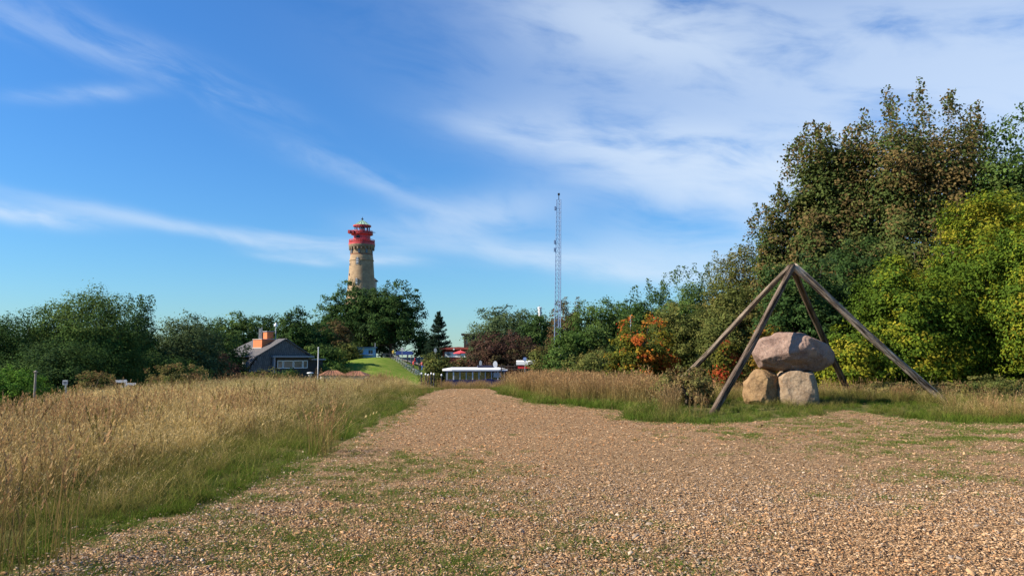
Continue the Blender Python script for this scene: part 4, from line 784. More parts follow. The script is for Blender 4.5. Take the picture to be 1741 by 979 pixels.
    for k in range(12): a = 6.2832 * k / 12; MB().tube((12.6 * s * math.cos(a), 12.6 * s * math.sin(a), Z(394)), (12.6 * s * math.cos(a), 12.6 * s * math.sin(a), Z(385)), .11, .11, 6).build('lantern_post', BG, root)
    MB().lathe([(4.2 * s, Z(393.4)), (5.0 * s, Z(391)), (5.0 * s, Z(387)), (3.4 * s, Z(385))], 20).build('lens', mat('lens_glass', (.10, .13, .16), .08, spec=.9), root, True)
    MB().lathe([(12.5 * s, Z(386)), (15.4 * s, Z(385.5)), (15.5 * s, Z(383.8)), (11 * s, Z(382.8))], 48).build('lantern_eaves', REDP, root)
    prof = [(14.6 * s, Z(383.6)), (11 * s, Z(381.6)), (8 * s, Z(379.4)), (4.5 * s, Z(376.9)), (1.6 * s, Z(375.4)), (1.2 * s, Z(374.8))]
    COP = mat('green_copper', (.27, .42, .30), .6, .25, 1.0); dome = MB().lathe(prof, 16).build('dome', COP, root)
    for k in range(16):
        a = 6.2832 * k / 16; MB().path([((r_ + .03) * math.cos(a), (r_ + .03) * math.sin(a), z + .02) for r_, z in prof], .05, 5).build('rib', COP, dome)
    MB().lathe([(.16, Z(375)), (.12, Z(373.6)), (.32, Z(373)), (.34, Z(372.4)), (.1, Z(371.6)), (.05, Z(369))], 12).build('finial', DARKMETAL, root, True)
    # radar box and arm on the upper gallery
    m = MB().box(-20.5 * s, -11 * s, -2.6, -1.2, Z(399), Z(394)).box(-20.5 * s, -17 * s, -2.75, -2.6, Z(399.5), Z(394)); m.build('radar_box', REDP, root)
    MB().tube((17.5 * s, -.6, Z(396)), (24 * s, -.6, Z(396.2)), .07, .05, 6).tube((21 * s, -.6, Z(397)), (21 * s, -.6, Z(394.6)), .05, .05, 6).build('antenna_arm', DARKMETAL, root)
lighthouse()
def old_tower():
    D = 205.0; b = onpx(628, D); s = D / F; root = empty('old_square_tower', b); tag(root, 'old square tower roof showing behind the lighthouse shaft', 'tower'); z = lambda py: at(628, py, D).z - b.z
    w = 9.0 * s; WALL = mat('old_plaster', (.45, .42, .38), .9, .15, 2)
    MB().box(-w, w, -w, w, 0, z(478)).build('wall', WALL, root)
    e = w + .35; MB().add([(-e, -e, z(477)), (e, -e, z(477)), (e, e, z(477)), (-e, e, z(477)), (-e, -e, z(478.2)), (e, -e, z(478.2)), (e, e, z(478.2)), (-e, e, z(478.2)), (0, 0, z(466))], [(4, 5, 1, 0), (5, 6, 2, 1), (6, 7, 3, 2), (7, 4, 0, 3), (7, 6, 5, 4), (0, 1, 8), (1, 2, 8), (2, 3, 8), (3, 0, 8)]).build('roof', mat('dark_roof', (.05, .05, .055), .7), root)
    for x in (w * .3, w * .75): MB().box(x - .3, x + .3, -w - .06, -w + .05, z(486), z(480.5)).build('window', GLASS, root)
old_tower()

# ------------------------------------------------------------------ slate roofed house
def house():
    D = 110.0; s = D / F; rz = math.radians(47); c = at(484, HORIZON, D); b = Vector((c.x, D, h1(c.x, D))); root = empty('house', b, rz)
    tag(root, 'house with dark slate roof, orange brick dormer block and tiled gable', 'house')
    Z = lambda py: at(478, py, D).z - b.z
    zr, ze, zb = Z(577), Z(606), -.3
    SL = mat('slate_roof', (.10, .095, .092), .7, .25, 3, .3, 20, stretch=(1, 1, 4)); WALL = mat('dark_boarding', (.062, .053, .045), .8, .2, 3); OR = mat('orange_render', (.58, .175, .065), .8, .08, 2, .2, 30)
    # local axes: x = gable width (gable faces -y, roughly the camera), y = ridge direction going back-left
    hw, g, bk = 4.0, 0.0, 10.4
    MB().box(-hw + .3, hw - .3, g + .25, bk - .25, zb, ze).build('wall', WALL, root)
    lo = Z(633)
    def slab(p, th=.16):
        n = (Vector(p[1]) - Vector(p[0])).cross(Vector(p[2]) - Vector(p[0])).normalized(); n = n if n.z > 0 else -n; q = [Vector(v) + n * th for v in p]; k = len(p)
        return MB().add(list(p) + q, [tuple(range(k)), tuple(range(2 * k - 1, k - 1, -1))] + [(i, k + i, k + (i + 1) % k, (i + 1) % k) for i in range(k)])
    ex = hw + .5; zee = ze - .15
    lx = -ex - .0
    sl = (zr - zee) / ex
    roof = slab([(0, g - .3, zr), (-ex, g - .3, zee), (-ex, bk, zee), (0, bk - 2.2, zr)]).build('roof', SL, root)
    slab([(0, g - .3, zr), (ex, g - .3, zee), (ex, bk, zee), (0, bk - 2.2, zr)]).build('roof_slope', SL, root)
    slab([(0, bk - 2.2, zr), (-ex, bk, zee), (ex, bk, zee)]).build('hip', SL, root)
    slab([(-ex, g - .3, zee), (-ex - 1.9, g - .3, lo), (-ex - 1.9, g + .9, lo), (-ex, g + .9, zee)], .14).build('swept_eave', SL, root)
    TILE = mat('gable_tile', (.14, .128, .115), .55, .3, 2)
    MB().prism([(-hw - .2, ze), (hw + .2, ze), (0, zr - .15)], g - .02, g + .2).build('gable', WALL, root)
    MB().prism([(-hw - 1.6, lo + .2), (-1.9, lo + .2), (-1.9, ze), (-hw - .1, ze)], g - .02, g + .2).build('gable_wing', WALL, root)
    tm = MB(); th, tw = .30, .30; nz = int((zr - lo) / th)      # hung tiles row by row
    for i in range(nz):
        z = lo + .15 + i * th
        xm = (zr - z) / (zr - ze) * (hw + .1) - .15 if z >= ze else None
        x0, x1 = (-xm, xm) if xm is not None else (-hw - 1.5 * (ze - z) / (ze - lo), -1.95)
        x = x0 + (tw / 2 if i % 2 else 0)
        while x < x1 - .08:
            tm.add([(x + .02, g - .04, z + th), (x + tw - .02, g - .04, z + th), (x + tw - .02, g - .11, z + .05), (x + tw / 2, g - .13, z - .03), (x + .02, g - .11, z + .05)], [(0, 1, 2, 3, 4)]); x += tw
    o = tm.build('hung_tiles', TILE, root); o['kind'] = 'stuff'
    TR = mat('grey_trim', (.28, .28, .30), .6)
    MB().box(-2.2, hw + .3, g - .75, g - .13, ze - .12, ze + .10).build('porch_roof', TR, root)
    MB().box(-2.0, -1.75, g - .6, g - .2, zb, ze - .12).build('post', TR, root)
    x = -1.15
    for w in (.85, 1.55, 1.45, .75):
        z0, z1 = Z(626), Z(612.5); fr = MB().box(x, x + w, g - .10, g - .03, z0, z0 + .1).box(x, x + w, g - .10, g - .03, z1 - .1, z1).box(x, x + .1, g - .10, g - .03, z0 + .1, z1 - .1).box(x + w - .1, x + w, g - .10, g - .03, z0 + .1, z1 - .1).build('window', WHITE, root)
        MB().box(x + .1, x + w - .1, g - .07, g - .05, z0 + .1, z1 - .1).build('pane', mat('curtained_glass', (.16, .125, .10), .12, spec=.7), fr); x += w + .06
    MB().box(-1.3, hw - .1, g - .06, g + .2, zb, ze - .12).build('front_wall', WALL, root)
    # orange dormer block on the left slope with the chimney above
    yx0, yx1 = 2.0, 4.4; dz = zr - .35; dx0 = -2.4
    blk = MB().box(dx0, -.2, yx0, yx1, zr - (-dx0) * sl + .1, dz + .35).build('dormer_block', OR, root)
    MB().box(dx0 - .08, -.1, yx0 - .08, yx1 + .08, dz + .352, dz + .43).build('coping', mat('pale_coping', (.5, .42, .36), .8), blk)
    MB().box(dx0 - .12, dx0 + .1, yx0 - .1, yx1 + .1, zr + dx0 * sl + .02, zr + dx0 * sl + .25).build('flashing', mat('lead_flashing', (.4, .36, .32), .6), blk)
    ch = MB().box(-1.3, -.3, 2.6, 3.7, dz + .43, dz + 1.45).build('chimney', OR, root); MB().box(-1.4, -.2, 2.5, 3.8, dz + 1.452, dz + 1.56).build('chimney_cap', TR, ch)
    an = MB(); z = dz + .43
    for (x, y, h_) in ((-1.6, 4.2, 1.5), (-1.2, 4.2, 1.7), (-1.6, 3.9, 1.5)): an.tube((x, y, z), (x, y, z + h_), .05, .05, 6)
    an.tube((-1.6, 4.2, z + 1.2), (-1.2, 4.2, z + 1.2), .04, .04, 5); an.tube((-1.6, 4.2, z + .6), (-1.2, 4.2, z + .6), .04, .04, 5); an.build('antenna_frame', METAL, root)
    st = MB().tube((.2, 2.9, zr), (.2, 2.9, zr + 2.0), .07, .07, 8).build('flue_pipe', METAL, root); MB().lathe([(.26, zr + 1.95), (.24, zr + 2.1), (.06, zr + 2.42)], 14, (.2, 2.9)).build('flue_cowl', WHITE, st)
    MB().tube((-.5, 3.0, z - .3), (-.5, 3.0, z + .7), .04, .04, 6).lathe([(.05, z + .5), (.30, z + .62), (.32, z + .68)], 12, (-.5, 3.0)).build('dish', METAL, root)
    # left wall window and low annex to the right
    f = MB().box(-hw + .17, -hw + .30, 2.6, 4.6, Z(630), Z(611)).build('side_window', WHITE, root)
    for k in range(3): MB().box(-hw + .14, -hw + .169, 2.7, 4.5, Z(630) + .15 + k * .5, Z(630) + .5 + k * .5).build('pane', GLASS, f)
    MB().box(hw - .29, hw + 2.6, .6, 5, zb, ze - .5).build('annex', WALL, root); MB().box(hw + .51, hw + 2.9, .3, 5.3, ze - .49, ze - .3).build('annex_roof', TR, root)
house()

# ------------------------------------------------------------------ road trains, trailer, kiosks
def road_train():
    D = 104.0; s = D / F; a = at(808, HORIZON, D); b = Vector((a.x, D, h1(a.x, D))); root = empty('road_train', b, math.radians(7)); tag(root, 'tourist road train carriage with white roof, blue body and open window posts', 'road train')
    Z = lambda py: at(808, py, D).z - b.z
    L2 = 4.0; w = 1.1; zt = Z(625.5); zw = Z(645); zf = .35
    MB().box(-L2 + .2, L2 - .2, -w, w, zf, zw).build('body', BLUE, root)
    prof = [(-w - .15, zt - .35), (w + .15, zt - .35), (w + .15, zt - .18), (w * .7, zt + .02), (0, zt + .1), (-w * .7, zt + .02), (-w - .15, zt - .18)]
    vs = []; n = len(prof); st = [(-L2 - .25, .82, -.18), (-L2 + .9, 1, 0), (L2 - .9, 1, 0), (L2 + .25, .82, -.18)]
    for x, k, dz in st: vs += [(x, y * k, zt - .35 + (z - zt + .35) * (1 + dz * 2.5)) for y, z in prof]
    fs = [(i * n + j, i * n + (j + 1) % n, (i + 1) * n + (j + 1) % n, (i + 1) * n + j) for i in range(3) for j in range(n)] + [tuple(range(n)), tuple(range(4 * n - 1, 3 * n - 1, -1))]
    MB().add(vs, fs).build('roof', WHITE, root)
    MB().box(-L2 + .1, L2 - .1, -w - .08, w + .08, zt - .47, zt - .352).build('roof_rim', BLUE, root)
    for k in range(10):
        x = -L2 + .3 + k * (2 * L2 - .6) / 9
        for y in (-w + .04, w - .04): MB().box(x - .07, x + .07, y - .05, y + .05, zw, zt - .47).build('post', WHITE if k in (1, 4, 8) else mat('grey_post', (.35, .37, .38), .5), root)
        if k < 9: MB().box(x + .07, x + (2 * L2 - .6) / 9 - .07, -w + .02, -w + .05, zw + .02, zt - .5).build('pane', CLEAR, root)
    for k in range(4):
        x = -2.6 + k * 1.6; MB().box(x, x + .35, -.9, .9, zw - .2, zw + .55).build('seat', mat('seat_cover', (.25, .26, .3), .8), root)
    MB().box(.9, 2.2, -w - .03, -w + .0, zf, zw + .1).build('door_panel', mat('dark_blue_panel', (.02, .03, .12), .4), root)
    gr = MB().box(2.3, 3.3, -w - .03, -w + .015, zw + .3, zt - .6).build('vent_grille', METAL, root)
    for x in (-2.6, 2.6):
        for y in (-w + .1, w - .1): o = MB().lathe([(.2, -.1), (.38, -.1), (.40, 0), (.38, .1), (.2, .1)], 20).build('wheel', TYRE, root, False); o.location = (x, y, .38); o.rotation_euler = (math.pi / 2, 0, 0)
    MB().box(.3, 2.2, -.5, .5, zt + .05, zt + .35).build('roof_box', mat('dark_box', (.05, .05, .09), .6), root)
road_train()
def trailer():
    D = 99.0; b = onpx(905, D); root = empty('trailer', b, math.radians(-4)); tag(root, 'red trailer with a white rounded cover beside the blue round sign', 'trailer'); Z = lambda py: at(905, py, D).z - b.z
    MB().box(-1.75, 1.75, -.9, .9, Z(626), Z(620.5)).build('body', RED, root)
    pr = [(-1.0, Z(620)), (1.0, Z(620)), (1.0, Z(614.5)), (.6, Z(612.4)), (-.6, Z(612.4)), (-1.0, Z(614.5))]; o = MB().prism(pr, -1.95, 2.3).build('cover', WHITE, root); o.rotation_euler = (0, 0, -math.pi / 2)
    MB().box(-1.9, 1.9, -.95, .95, Z(620.49), Z(620)).build('rail', DARKMETAL, root)
    for x in (-.6, .6):
        for y in (-.8, .8): o = MB().lathe([(.15, -.1), (.33, -.1), (.33, .1), (.15, .1)], 18).build('wheel', TYRE, root); o.location = (x, y, .33); o.rotation_euler = (math.pi / 2, 0, 0)
    MB().box(-.7, .7, -.7, .7, .3, Z(626)).build('chassis', DARKMETAL, root)
trailer()
def barrier():
    D = 95.0; b = onpx(968, D); root = empty('white_barrier', b, math.radians(2)); tag(root, 'long low white barrier rail behind the russet grass', 'barrier'); z = lambda py: at(968, py, D).z - b.z
    MB().box(-3.3, 3.2, -.06, .06, z(616), z(613.4)).build('rail', WHITE, root); MB().box(-3.3, 3.2, -.05, .05, z(621), z(619)).build('rail', WHITE, root)
    for k in range(6): x = -3.1 + k * 1.24; MB().box(x - .06, x + .06, .061, .16, -.1, z(613)).build('post', METAL, root)
barrier()
def kiosk_blue():
    D = 147.0; b = onpx(623, D); root = empty('blue_kiosk', b, math.radians(6)); tag(root, 'pale blue wooden kiosk under the dark tree by the lawn', 'kiosk'); h_ = at(623, 591, D).z - b.z; w = 1.55
    MB().box(-w, w, 0, 2.4, 0, h_).build('wall', LBLUE, root)
    for k in range(10): MB().box(-w + k * .31, -w + k * .31 + .27, -.025, -.002, .05, h_ - .05).build('plank', LBLUE, root)
    MB().box(-w - .25, w + .3, -.35, 2.6, h_ + .002, h_ + .14).build('roof', mat('kiosk_roof', (.10, .17, .27), .6), root)
    for x in (-.85, .55, .95):
        f = MB().box(x - .17, x + .17, -.07, -.03, h_ * .45, h_ * .78).build('window', DARKMETAL, root); MB().box(x - .13, x + .13, -.085, -.072, h_ * .48, h_ * .75).build('pane', GLASS, f)
    MB().box(-w + .2, w - .2, -.45, -.03, h_ * .33, h_ * .37).build('counter', WHITE, root); MB().tube((w, .3, h_), (w, .3, h_ + .9), .07, .07, 8).build('flue', METAL, root)
kiosk_blue()
def kiosk_red():
    D = 150.0; b = onpx(775, D); root = empty('red_kiosk', b, math.radians(-5)); tag(root, 'low red kiosk with white serving front near the spruce', 'kiosk'); Z = lambda py: at(775, py, D).z - b.z; w = 2.6
    DR = mat('dark_red_boards', (.28, .05, .035), .7, .15, 3)
    MB().box(-w, w, 0, 4, -.2, Z(594)).build('wall', DR, root); MB().prism([(-w - .45, Z(594) + .003), (w + .4, Z(594) + .003), (w + .4, Z(591.3)), (.6, Z(589.6)), (-w - .45, Z(591.6))], -.6, 4.3).build('roof', DR, root)
    f = MB().box(-w + .5, w - .3, -.10, -.02, Z(607), Z(598.5)).build('serving_front', WHITE, root); MB().box(-w + .9, -w + 1.6, -.14, -.101, Z(604), Z(600)).build('menu_board', mat('menu', (.25, .25, .27), .7), f); MB().box(.3, 1.0, -.14, -.101, Z(605), Z(600)).build('menu_board', mat('menu2', (.3, .3, .3), .7), f)
    MB().tube((-.3, -.66, Z(593.5)), (-.3, -.61, Z(593.5)), .16, .16, 10).build('lamp', WHITE, root)
kiosk_red()
def parasol(px, D, top, low, rad, m, label):
    b = onpx(px, D); root = empty('parasol', b); tag(root, label, 'parasol'); z = lambda py: at(px, py, D).z - b.z
    MB().tube((0, 0, 0), (0, 0, z(top) + .12), .035, .03, 8).build('pole', WHITE, root); MB().lathe([(rad, z(low) - .12), (rad, z(low)), (rad * .5, z((low + top) / 2) + .02), (.06, z(top))], 8).build('canopy', m, root); MB().lathe([(.32, 0), (.32, .08), (.08, .14)], 14).build('base', METAL, root)
parasol(783, 144, 595.5, 600, 1.35, mat('pink_red_cloth', (.62, .07, .08), .8), 'pinkish red parasol in front of the red kiosk')
def tent():
    D = 149.0; b = onpx(688, D); root = empty('market_tent', b); tag(root, 'dark blue tarpaulin market tent behind the parked bicycles', 'tent'); z = lambda py: at(688, py, D).z - b.z
    m = mat('blue_tarpaulin', (.035, .07, .26), .6, .2, 2); MB().prism([(-1.5, z(603)), (1.5, z(603)), (1.6, z(599)), (1.2, z(597)), (-1.3, z(596.6)), (-1.6, z(599))], -.9, .9).build('canopy', m, root)
    for x in (-1.35, 1.35):
        for y in (-.8, .8): MB().tube((x, y, 0), (x, y, z(603)), .03, .03, 6).build('leg', METAL, root)
tent()
def dark_building():
    D = 165.0; b = onpx(800, D); root = empty('watch_building', b); tag(root, 'tall dark brown building with flat overhanging roof beside the grey green tree', 'building'); z = lambda py: at(800, py, D).z - b.z
    m = mat('dark_brown_boards', (.06, .04, .03), .8, .2, 3); MB().box(-1.4, 2.2, 0, 3.5, -.2, z(570)).build('wall', m, root); MB().box(-1.95, 2.6, -.5, 4, z(570) + .003, z(567)).build('roof', m, root); MB().box(-1.0, -.3, -.05, .02, z(585), z(577)).build('window', GLASS, root)
dark_building()
def shed(px, D, top, low, wpx, label, rz):
    b = onpx(px, D); root = empty('low_shed', b, rz); tag(root, label, 'shed'); z = lambda py: at(px, py, D).z - b.z; w = wpx * D / F / 2; RT = mat('red_tiles', (.27, .125, .07), .85, .25, 4, .5, 20)
    MB().box(-w + .2, w - .2, -1.3, 1.3, -.2, z(low) + .02).build('wall', mat('whitewash', (.6, .57, .52), .9, .25, 3), root)
    MB().add([(-w, -1.6, z(low)), (w, -1.6, z(low)), (w, 1.6, z(low)), (-w, 1.6, z(low)), (-w * .35, 0, z(top)), (w * .35, 0, z(top))], [(0, 1, 5, 4), (2, 3, 4, 5), (1, 2, 5), (3, 0, 4), (3, 2, 1, 0)]).build('roof', RT, root)
    for k in range(7): x = -w + .3 + k * (2 * w - .6) / 6.0; MB().tube((x, -1.62, z(low) + .06), (x * .36, -.02, z(top) + .02), .022, .022, 5).build('tile_ridge', RT, root)
shed(566, 100, 629.5, 637.5, 44, 'low shed with red tiled roof at the foot of the flagpole', .3)
shed(606, 103, 630.5, 638, 44, 'low shed with red tiled roof at the foot of the lawn', -.1)

# ------------------------------------------------------------------ mast, poles and signs
def mast():
    D = 92.0; b = onpx(947, D); root = empty('lattice_mast', b); tag(root, 'tall slim grey steel lattice mast rising above the trees', 'mast'); H = at(950, 340, D).z - b.z
    MAST = mat('mast_steel', (.27, .36, .52), .4, .12, 4, metal=.4)
    R = lambda t: (.44 - .13 * t); A = [math.radians(a) for a in (200, 320, 75)]
    off = lambda t: Vector(((950.5 - 946.0) * D / F * t, 0, H * t))
    P = lambda k, t: off(t) + Vector((R(t) * math.cos(A[k]), R(t) * math.sin(A[k]), 0))
    for k in range(3): MB().tube(P(k, 0), P(k, 1), .05, .04, 8).build('leg', MAST, root)
    n = 44
    for k in range(3):
        mb = MB()
        for i in range(n):
            t0, t1 = i / n, (i + 1) / n; mb.tube(P(k, t0), P((k + 1) % 3, t1), .018, .018, 4, False); mb.tube(P(k, t1), P((k + 1) % 3, t1), .016, .016, 4, False)
        mb.build('lattice_face', MAST, root)['kind'] = 'stuff'
    MB().tube(off(1), off(1) + Vector((0, 0, .7)), .05, .03, 6).box(off(1).x - .12, off(1).x + .12, -.1, .1, H + .55, H + .8).build('top_lamp', DARKMETAL, root)
    for t in (.955, .78, .74): q = P(0, t); MB().box(q.x - .22, q.x - .05, q.y - .12, q.y + .12, q.z - .22, q.z + .22).build('antenna_box', MAST, root)
mast()
def flagpole(name, label, px, D, top, r, m, cat, cross=None):
    b = onpx(px, D); root = empty(name, b); tag(root, label, cat); z = at(px, top, D).z - b.z; MB().tube((0, 0, -.2), (0, 0, z), r, r * .75, 10).build('pole', m, root); MB().lathe([(r, z), (r * 1.5, z + r), (r * .3, z + 2 * r)], 10).build('cap', m, root)
    if cross: MB().box(-cross, cross, -.05, .05, at(px, 575, D).z - b.z - .12, at(px, 572, D).z - b.z).build('crossarm', m, root)
    return root
flagpole('flagpole', 'white flagpole between the house and the lawn', 541, 98, 592, .075, WHITE, 'flagpole')
flagpole('pole', 'thin grey pole with crossarm rising from the flame coloured shrub', 1073, 50, 538, .045, METAL, 'pole', .25)
flagpole('post', 'bare thin wooden post at the meadow edge beside the bright green bush', 62, 27, 634, .045, mat('grey_wood', (.26, .23, .19), .9, .2, 5), 'post')
def sign(name, label, px, D, top, low, wpx, m, round_=False, edge=None, cat='sign', mark=None):
    b = onpx(px, D); root = empty(name, b); tag(root, label, cat); z = lambda py: at(px, py, D).z - b.z; w = wpx * D / F / 2
    MB().tube((0, .06, -.2), (0, .06, z(top) - .02), .035, .035, 8).build('post', METAL, root)
    if round_:
        zc = (z(top) + z(low)) / 2; rr = (z(top) - z(low)) / 2; o = MB().lathe([(rr, -.02), (rr, .02)], 28).build('disc', edge or m, root); o.location = (0, 0, zc); o.rotation_euler = (math.pi / 2, 0, 0); o.scale = (w / rr, 1, 1)
        if edge: MB().lathe([(rr * .78, .021), (rr * .78, .026)], 28).build('face', m, o)
    else:
        o = MB().box(-w, w, -.02, .02, z(low), z(top)).build('board', m, root)
        if mark:
            for k, q in enumerate((.25, .55)): MB().box(-w * .7, w * .7, -.026, -.021, z(low) + (z(top) - z(low)) * q, z(low) + (z(top) - z(low)) * (q + .15)).build('mark', DARKMETAL, o)
    return root
sign('notice_sign', 'small grey notice board on a post at the meadow edge', 113, 27, 646, 654, 8, mat('grey_sign', (.34, .37, .40), .5), mark=True)
BS = mat('pale_blue_face', (.25, .36, .62), .5)
sign('round_sign', 'blue round sign on a post in front of the red trailer', 892.5, 93, 606.5, 614, 7.6, BS, True, mat('navy_rim', (.03, .05, .16), .5))
sign('round_sign', 'white oval sign on a post above the road train roof', 842, 107, 613.5, 625, 7.5, WHITE, True)
sign('round_sign', 'grey oval sign on a post above the road train roof', 817, 107.5, 612.5, 622, 5, METAL, True)
sign('round_sign', 'pale grey round sign on a post among the bicycles', 683.5, 139, 590.5, 597, 5, mat('pale_grey', (.5, .5, .5), .5), True)
sign('round_sign', 'grey round sign on a post between hedge and spruce', 740, 138, 591.5, 599, 5, METAL, True)
def fingerpost():
    D = 32.0; b = onpx(215, D); root = empty('finger_post', b, .1); tag(root, 'white finger post with three arms at the meadow edge', 'signpost'); z = lambda py: at(215, py, D).z - b.z; X = lambda px: (px - 215) * D / F
    MB().tube((0, 0, -.2), (0, 0, z(645)), .04, .04, 8).build('post', METAL, root)
    for x0, x1, y0, y1, d in ((200, 218, 650, 645.5, -.06), (217, 233, 654.5, 650.5, -.09), (208, 217, 659, 655, -.06)):
        h_ = (z(y1) - z(y0)) / 2; MB().prism([(X(x0), z(y0)), (X(x1), z(y0)), (X(x1) + h_ * .5, z(y0) + h_), (X(x1), z(y1)), (X(x0), z(y1))], d - .02, d).build('arm', WHITE, root)
fingerpost()
def white_mast():
    D = 150.0; b = onpx(918, D); root = empty('white_chimney', b); tag(root, 'white chimney top showing above the grey green tree', 'chimney'); z = lambda py: at(918, py, D).z - b.z
    MB().lathe([(.40, -.2), (.36, z(524)), (.44, z(523.6)), (.44, z(522.4)), (.36, z(522))], 16).build('stack', WHITE, root); MB().tube((-.1, 0, z(522)), (-.1, 0, z(518.5)), .06, .05, 6).build('rod', METAL, root)
white_mast()
def garden_lantern():
    D = 92.0; b = onpx(528, D); root = empty('garden_lantern', b); tag(root, 'white mushroom shaped garden lantern near the flagpole', 'lantern'); z = at(528, 632.5, D).z - b.z
    MB().lathe([(.16, -.1), (.12, z - .45), (.22, z - .42), (.22, z - .16), (.40, z - .14), (.34, z - .03), (.08, z)], 18).build('stone_body', WHITE, root, True)
garden_lantern()
proto = None
for k, px in enumerate((717, 724, 728.5, 733.5, 738, 751)):
    D = 104 - k * .3; b = onpx(px, D); z = at(px, 633.0 + (k % 3) * 1.3, D).z - b.z
    root = empty('bollard', b); tag(root, 'white capped dark bollard at the lane beside the road train', 'bollard', 'bollards along the lane')
    MB().tube((0, 0, -.1), (0, 0, z - .22), .09, .08, 10).build('shaft', DARKMETAL, root); MB().lathe([(.10, z - .219), (.12, z - .1), (.06, z)], 12).build('cap', WHITE, root)
def rail_fence():
    D = 101.0; b = onpx(875, D); root = empty('rail_fence', b); tag(root, 'dark post and rail fence between the road train and red trailer', 'fence'); z = lambda py: at(875, py, D).z - b.z; w = 1.7
    m = mat('dark_wood', (.07, .055, .045), .9, .2, 4)
    for k in range(5): x = -w + k * w / 2; MB().box(x - .06, x + .06, -.05, .05, -.2, z(619)).build('post', m, root)
    for py in (622.5, 627): MB().box(-w - .1, w + .1, -.09, -.051, z(py) - .06, z(py) + .06).build('rail', m, root)
rail_fence()

# ------------------------------------------------------------------ bicycles, benches and people by the lawn
def bicycle():
    root = empty('bicycle', (0, 0, 0)); R = .34
    for y in (-.52, .52):
        w = MB().torus((0, y, R), R, .025, 'x', 24, 6).build('wheel', TYRE, root); sp = MB()
        for k in range(8): a = math.pi * k / 8; sp.tube((0, y - R * math.cos(a), R - R * math.sin(a)), (0, y + R * math.cos(a), R + R * math.sin(a)), .006, .006, 4)
        sp.build('spokes', METAL, w)['kind'] = 'stuff'
    A, Bk, Cc, Dd = (0, -.18, .86), (0, .36, .86), (0, -.05, .30), (0, -.52, R)
    MB().tube(A, Cc, .02).tube(A, Bk, .02).tube(Cc, (0, .38, .76), .024).tube(Cc, Dd, .016).tube(A, Dd, .014).tube(Bk, (0, .52, R), .018).build('frame', FRAMES[0], root)
    MB().tube(Bk, (0, .33, 1.02), .016).tube((-.28, .25, 1.04), (.28, .25, 1.04), .014).build('handlebar', METAL, root); MB().prism([(-.05, .93), (.05, .93), (.08, .97), (-.08, .97)], -.30, -.06).tube((0, -.19, .86), (0, -.19, .93), .015).build('saddle', DARKMETAL, root)
    MB().tube((-.09, -.05, .30), (.09, -.05, .30), .06, .06, 10).build('crank', METAL, root); return root
FRAMES = [mat('bike_black', (.03, .03, .035), .4), mat('bike_silver', (.4, .4, .42), .35, metal=.5), mat('bike_blue', (.05, .12, .35), .4), mat('bike_green', (.04, .16, .09), .4)]
BN = ['black', 'silver', 'blue', 'green']
bp = bicycle(); r = np.random.default_rng(9)
spots = [(671, 143), (674.5, 141.5), (678, 140), (682, 138.5), (686, 137), (690, 135.5), (694, 134), (698, 133), (702, 132), (706, 131), (710, 130), (714, 129.5)]
for k, (px, D) in enumerate(spots):
    o = bp if k == 0 else copy_tree(bp); b = onpx(px, D); o.location = b + Vector((0, 0, .02)); o.rotation_euler = (0, r.normal(0, .05), math.radians(62) + r.normal(0, .12)); c = k % 4
    tag(o, '%s bicycle parked in the row beside the lawn' % BN[c], 'bicycle', '%s bicycles parked beside the lawn' % BN[c])
    if c:
        f = [q for q in o.children if q.name.startswith('frame')][0]; f.data = f.data.copy(); f.data.materials[0] = FRAMES[c]
def person_mesh(pose):
    J = {'pel': (0, 0, .95, .135), 'chest': (0, 0, 1.28, .155), 'neck': (0, 0, 1.47, .055), 'head': (0, -.02, 1.60, .095), 'crown': (0, -.01, 1.70, .075)}
    E = [('pel', 'chest'), ('chest', 'neck'), ('neck', 'head'), ('head', 'crown')]
    for s, n in ((-1, 'L'), (1, 'R')):
        st = pose * s
        J.update({'sh' + n: (s * .19, 0, 1.40, .06), 'el' + n: (s * .25, .05 * st + .02, 1.13, .045), 'wr' + n: (s * .24, -.10 - .08 * st, .90, .032), 'ha' + n: (s * .23, -.13 - .08 * st, .81, .036),
                  'hip' + n: (s * .10, 0, .88, .095), 'kn' + n: (s * .11, -.10 * st, .50, .062), 'an' + n: (s * .11, -.16 * st + .05, .09, .042), 'to' + n: (s * .12, -.16 * st - .14, .04, .036)})
        E += [('chest', 'sh' + n), ('sh' + n, 'el' + n), ('el' + n, 'wr' + n), ('wr' + n, 'ha' + n), ('pel', 'hip' + n), ('hip' + n, 'kn' + n), ('kn' + n, 'an' + n), ('an' + n, 'to' + n)]
    K = list(J); me = bpy.data.meshes.new('person'); me.from_pydata([J[k][:3] for k in K], [(K.index(a), K.index(b)) for a, b in E], []); o = bpy.data.objects.new('tmp', me); C.objects.link(o)
    o.modifiers.new('skin', 'SKIN'); o.modifiers.new('sub', 'SUBSURF').levels = 1
    for i, k in enumerate(K): me.skin_vertices[0].data[i].radius = (J[k][3],) * 2; me.skin_vertices[0].data[i].use_root = (k == 'pel')
    dg = bpy.context.evaluated_depsgraph_get(); out = bpy.data.meshes.new_from_object(o.evaluated_get(dg)); bpy.data.objects.remove(o)
    mi = []
    for p in out.polygons:
        c = p.center; p.use_smooth = True; arm = abs(c.x) > .20 and c.z > .7
        mi.append(3 if c.z < .085 else (0 if c.z > 1.49 else ((0 if (c.z < .93) else 1) if arm else (1 if c.z > .92 else 2))))
    out.materials.clear(); out['mi'] = mi; return out, mi
PM = [person_mesh(.0), person_mesh(1.0)]
SKIN = mat('skin', (.45, .28, .20), .6); HAIR = mat('hair', (.06, .04, .025), .8); SHOE = mat('shoes', (.04, .04, .04), .7)
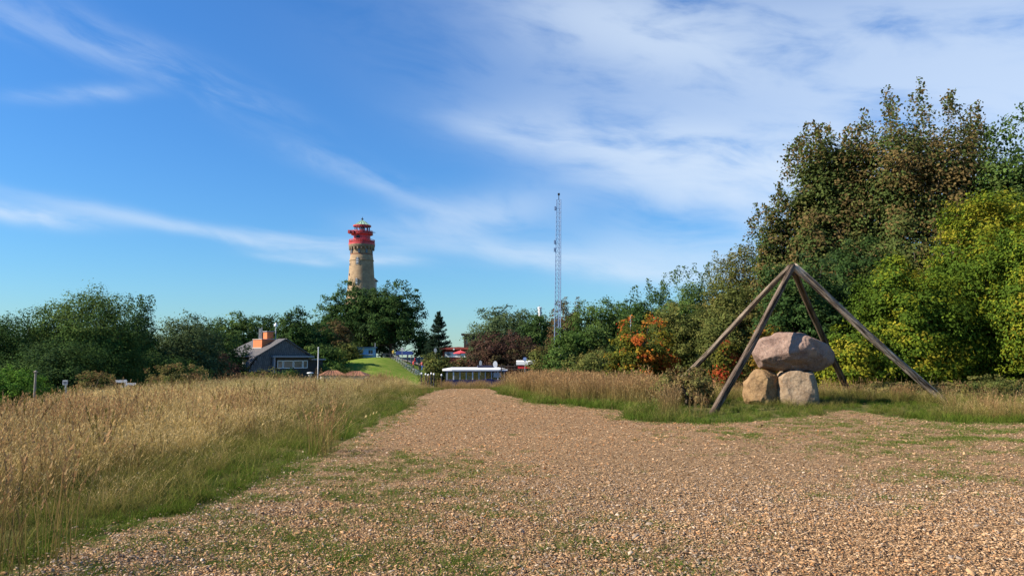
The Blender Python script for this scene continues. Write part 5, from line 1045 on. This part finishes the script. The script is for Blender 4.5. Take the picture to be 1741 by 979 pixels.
def person(px, D, top, low, pose, rz, label, z_off=0, hair=HAIR):
    src, mi = PM[pose]; me = src.copy()
    for m in (SKIN, mat('shirt', top, .8), mat('trousers', low, .8), SHOE): me.materials.append(m)
    me.polygons.foreach_set('material_index', np.array(mi, np.int32)); b = onpx(px, D)
    root = empty('person', b, rz); tag(root, label, 'person'); link(bpy.data.objects.new('body', me), root)
    MB().lathe([(.100, 1.60), (.110, 1.66), (.100, 1.72), (.05, 1.765)], 14, (0, .02)).build('hair', hair, root, True)
person(669, 150, (.75, .50, .06), (.05, .05, .07), 0, .4, 'person in a yellow jacket standing near the blue market tent')
person(699.5, 146, (.03, .035, .06), (.05, .06, .12), 0, 2.4, 'person in dark clothes standing beside the blue market tent')
person(705.5, 147, (.60, .05, .06), (.03, .03, .04), 1, 1.2, 'person in a red top and black trousers walking past the tent')
person(712.5, 150, (.12, .12, .14), (.10, .10, .12), 0, -.5, 'person in grey standing behind the bicycles')
person(717.5, 142, (.55, .10, .12), (.05, .16, .50), 1, 2.8, 'person in a red top and bright blue trousers beside the hedge bush')
person(703, 137, (.55, .06, .06), (.10, .09, .08), 1, 1.9, 'person in a red top bending over the bicycles on the slope')
person(714, 134.5, (.04, .04, .05), (.05, .05, .06), 0, .7, 'person in black at the end of the bicycle row')
person(693, 150.5, (.04, .05, .12), (.04, .04, .05), 0, -1.0, 'person in a navy jacket under the edge of the blue tent')
def bench(px, D, label):
    b = onpx(px, D); root = empty('picnic_bench', b, .15); tag(root, label, 'bench'); m = mat('bench_wood', (.34, .31, .28), .8, .2, 4)
    for k in range(3): MB().box(-.8, .8, -.3 + k * .21, -.11 + k * .21, .70, .75).build('table_plank', m, root)
    for y in (-.75, .6): MB().box(-.8, .8, y, y + .22, .42, .46).build('seat', m, root)
    for x in (-.6, .6): MB().box(x - .04, x + .04, -.75, .82, .36, .419).box(x - .04, x + .04, -.3, -.2, 0, .359).box(x - .04, x + .04, .2, .3, 0, .359).box(x - .04, x + .04, -.05, .05, .42, .699).build('trestle', m, root)
bench(649, 151, 'pale wooden picnic bench beside the blue kiosk'); bench(658.5, 150, 'pale wooden picnic bench closer to the market tent')
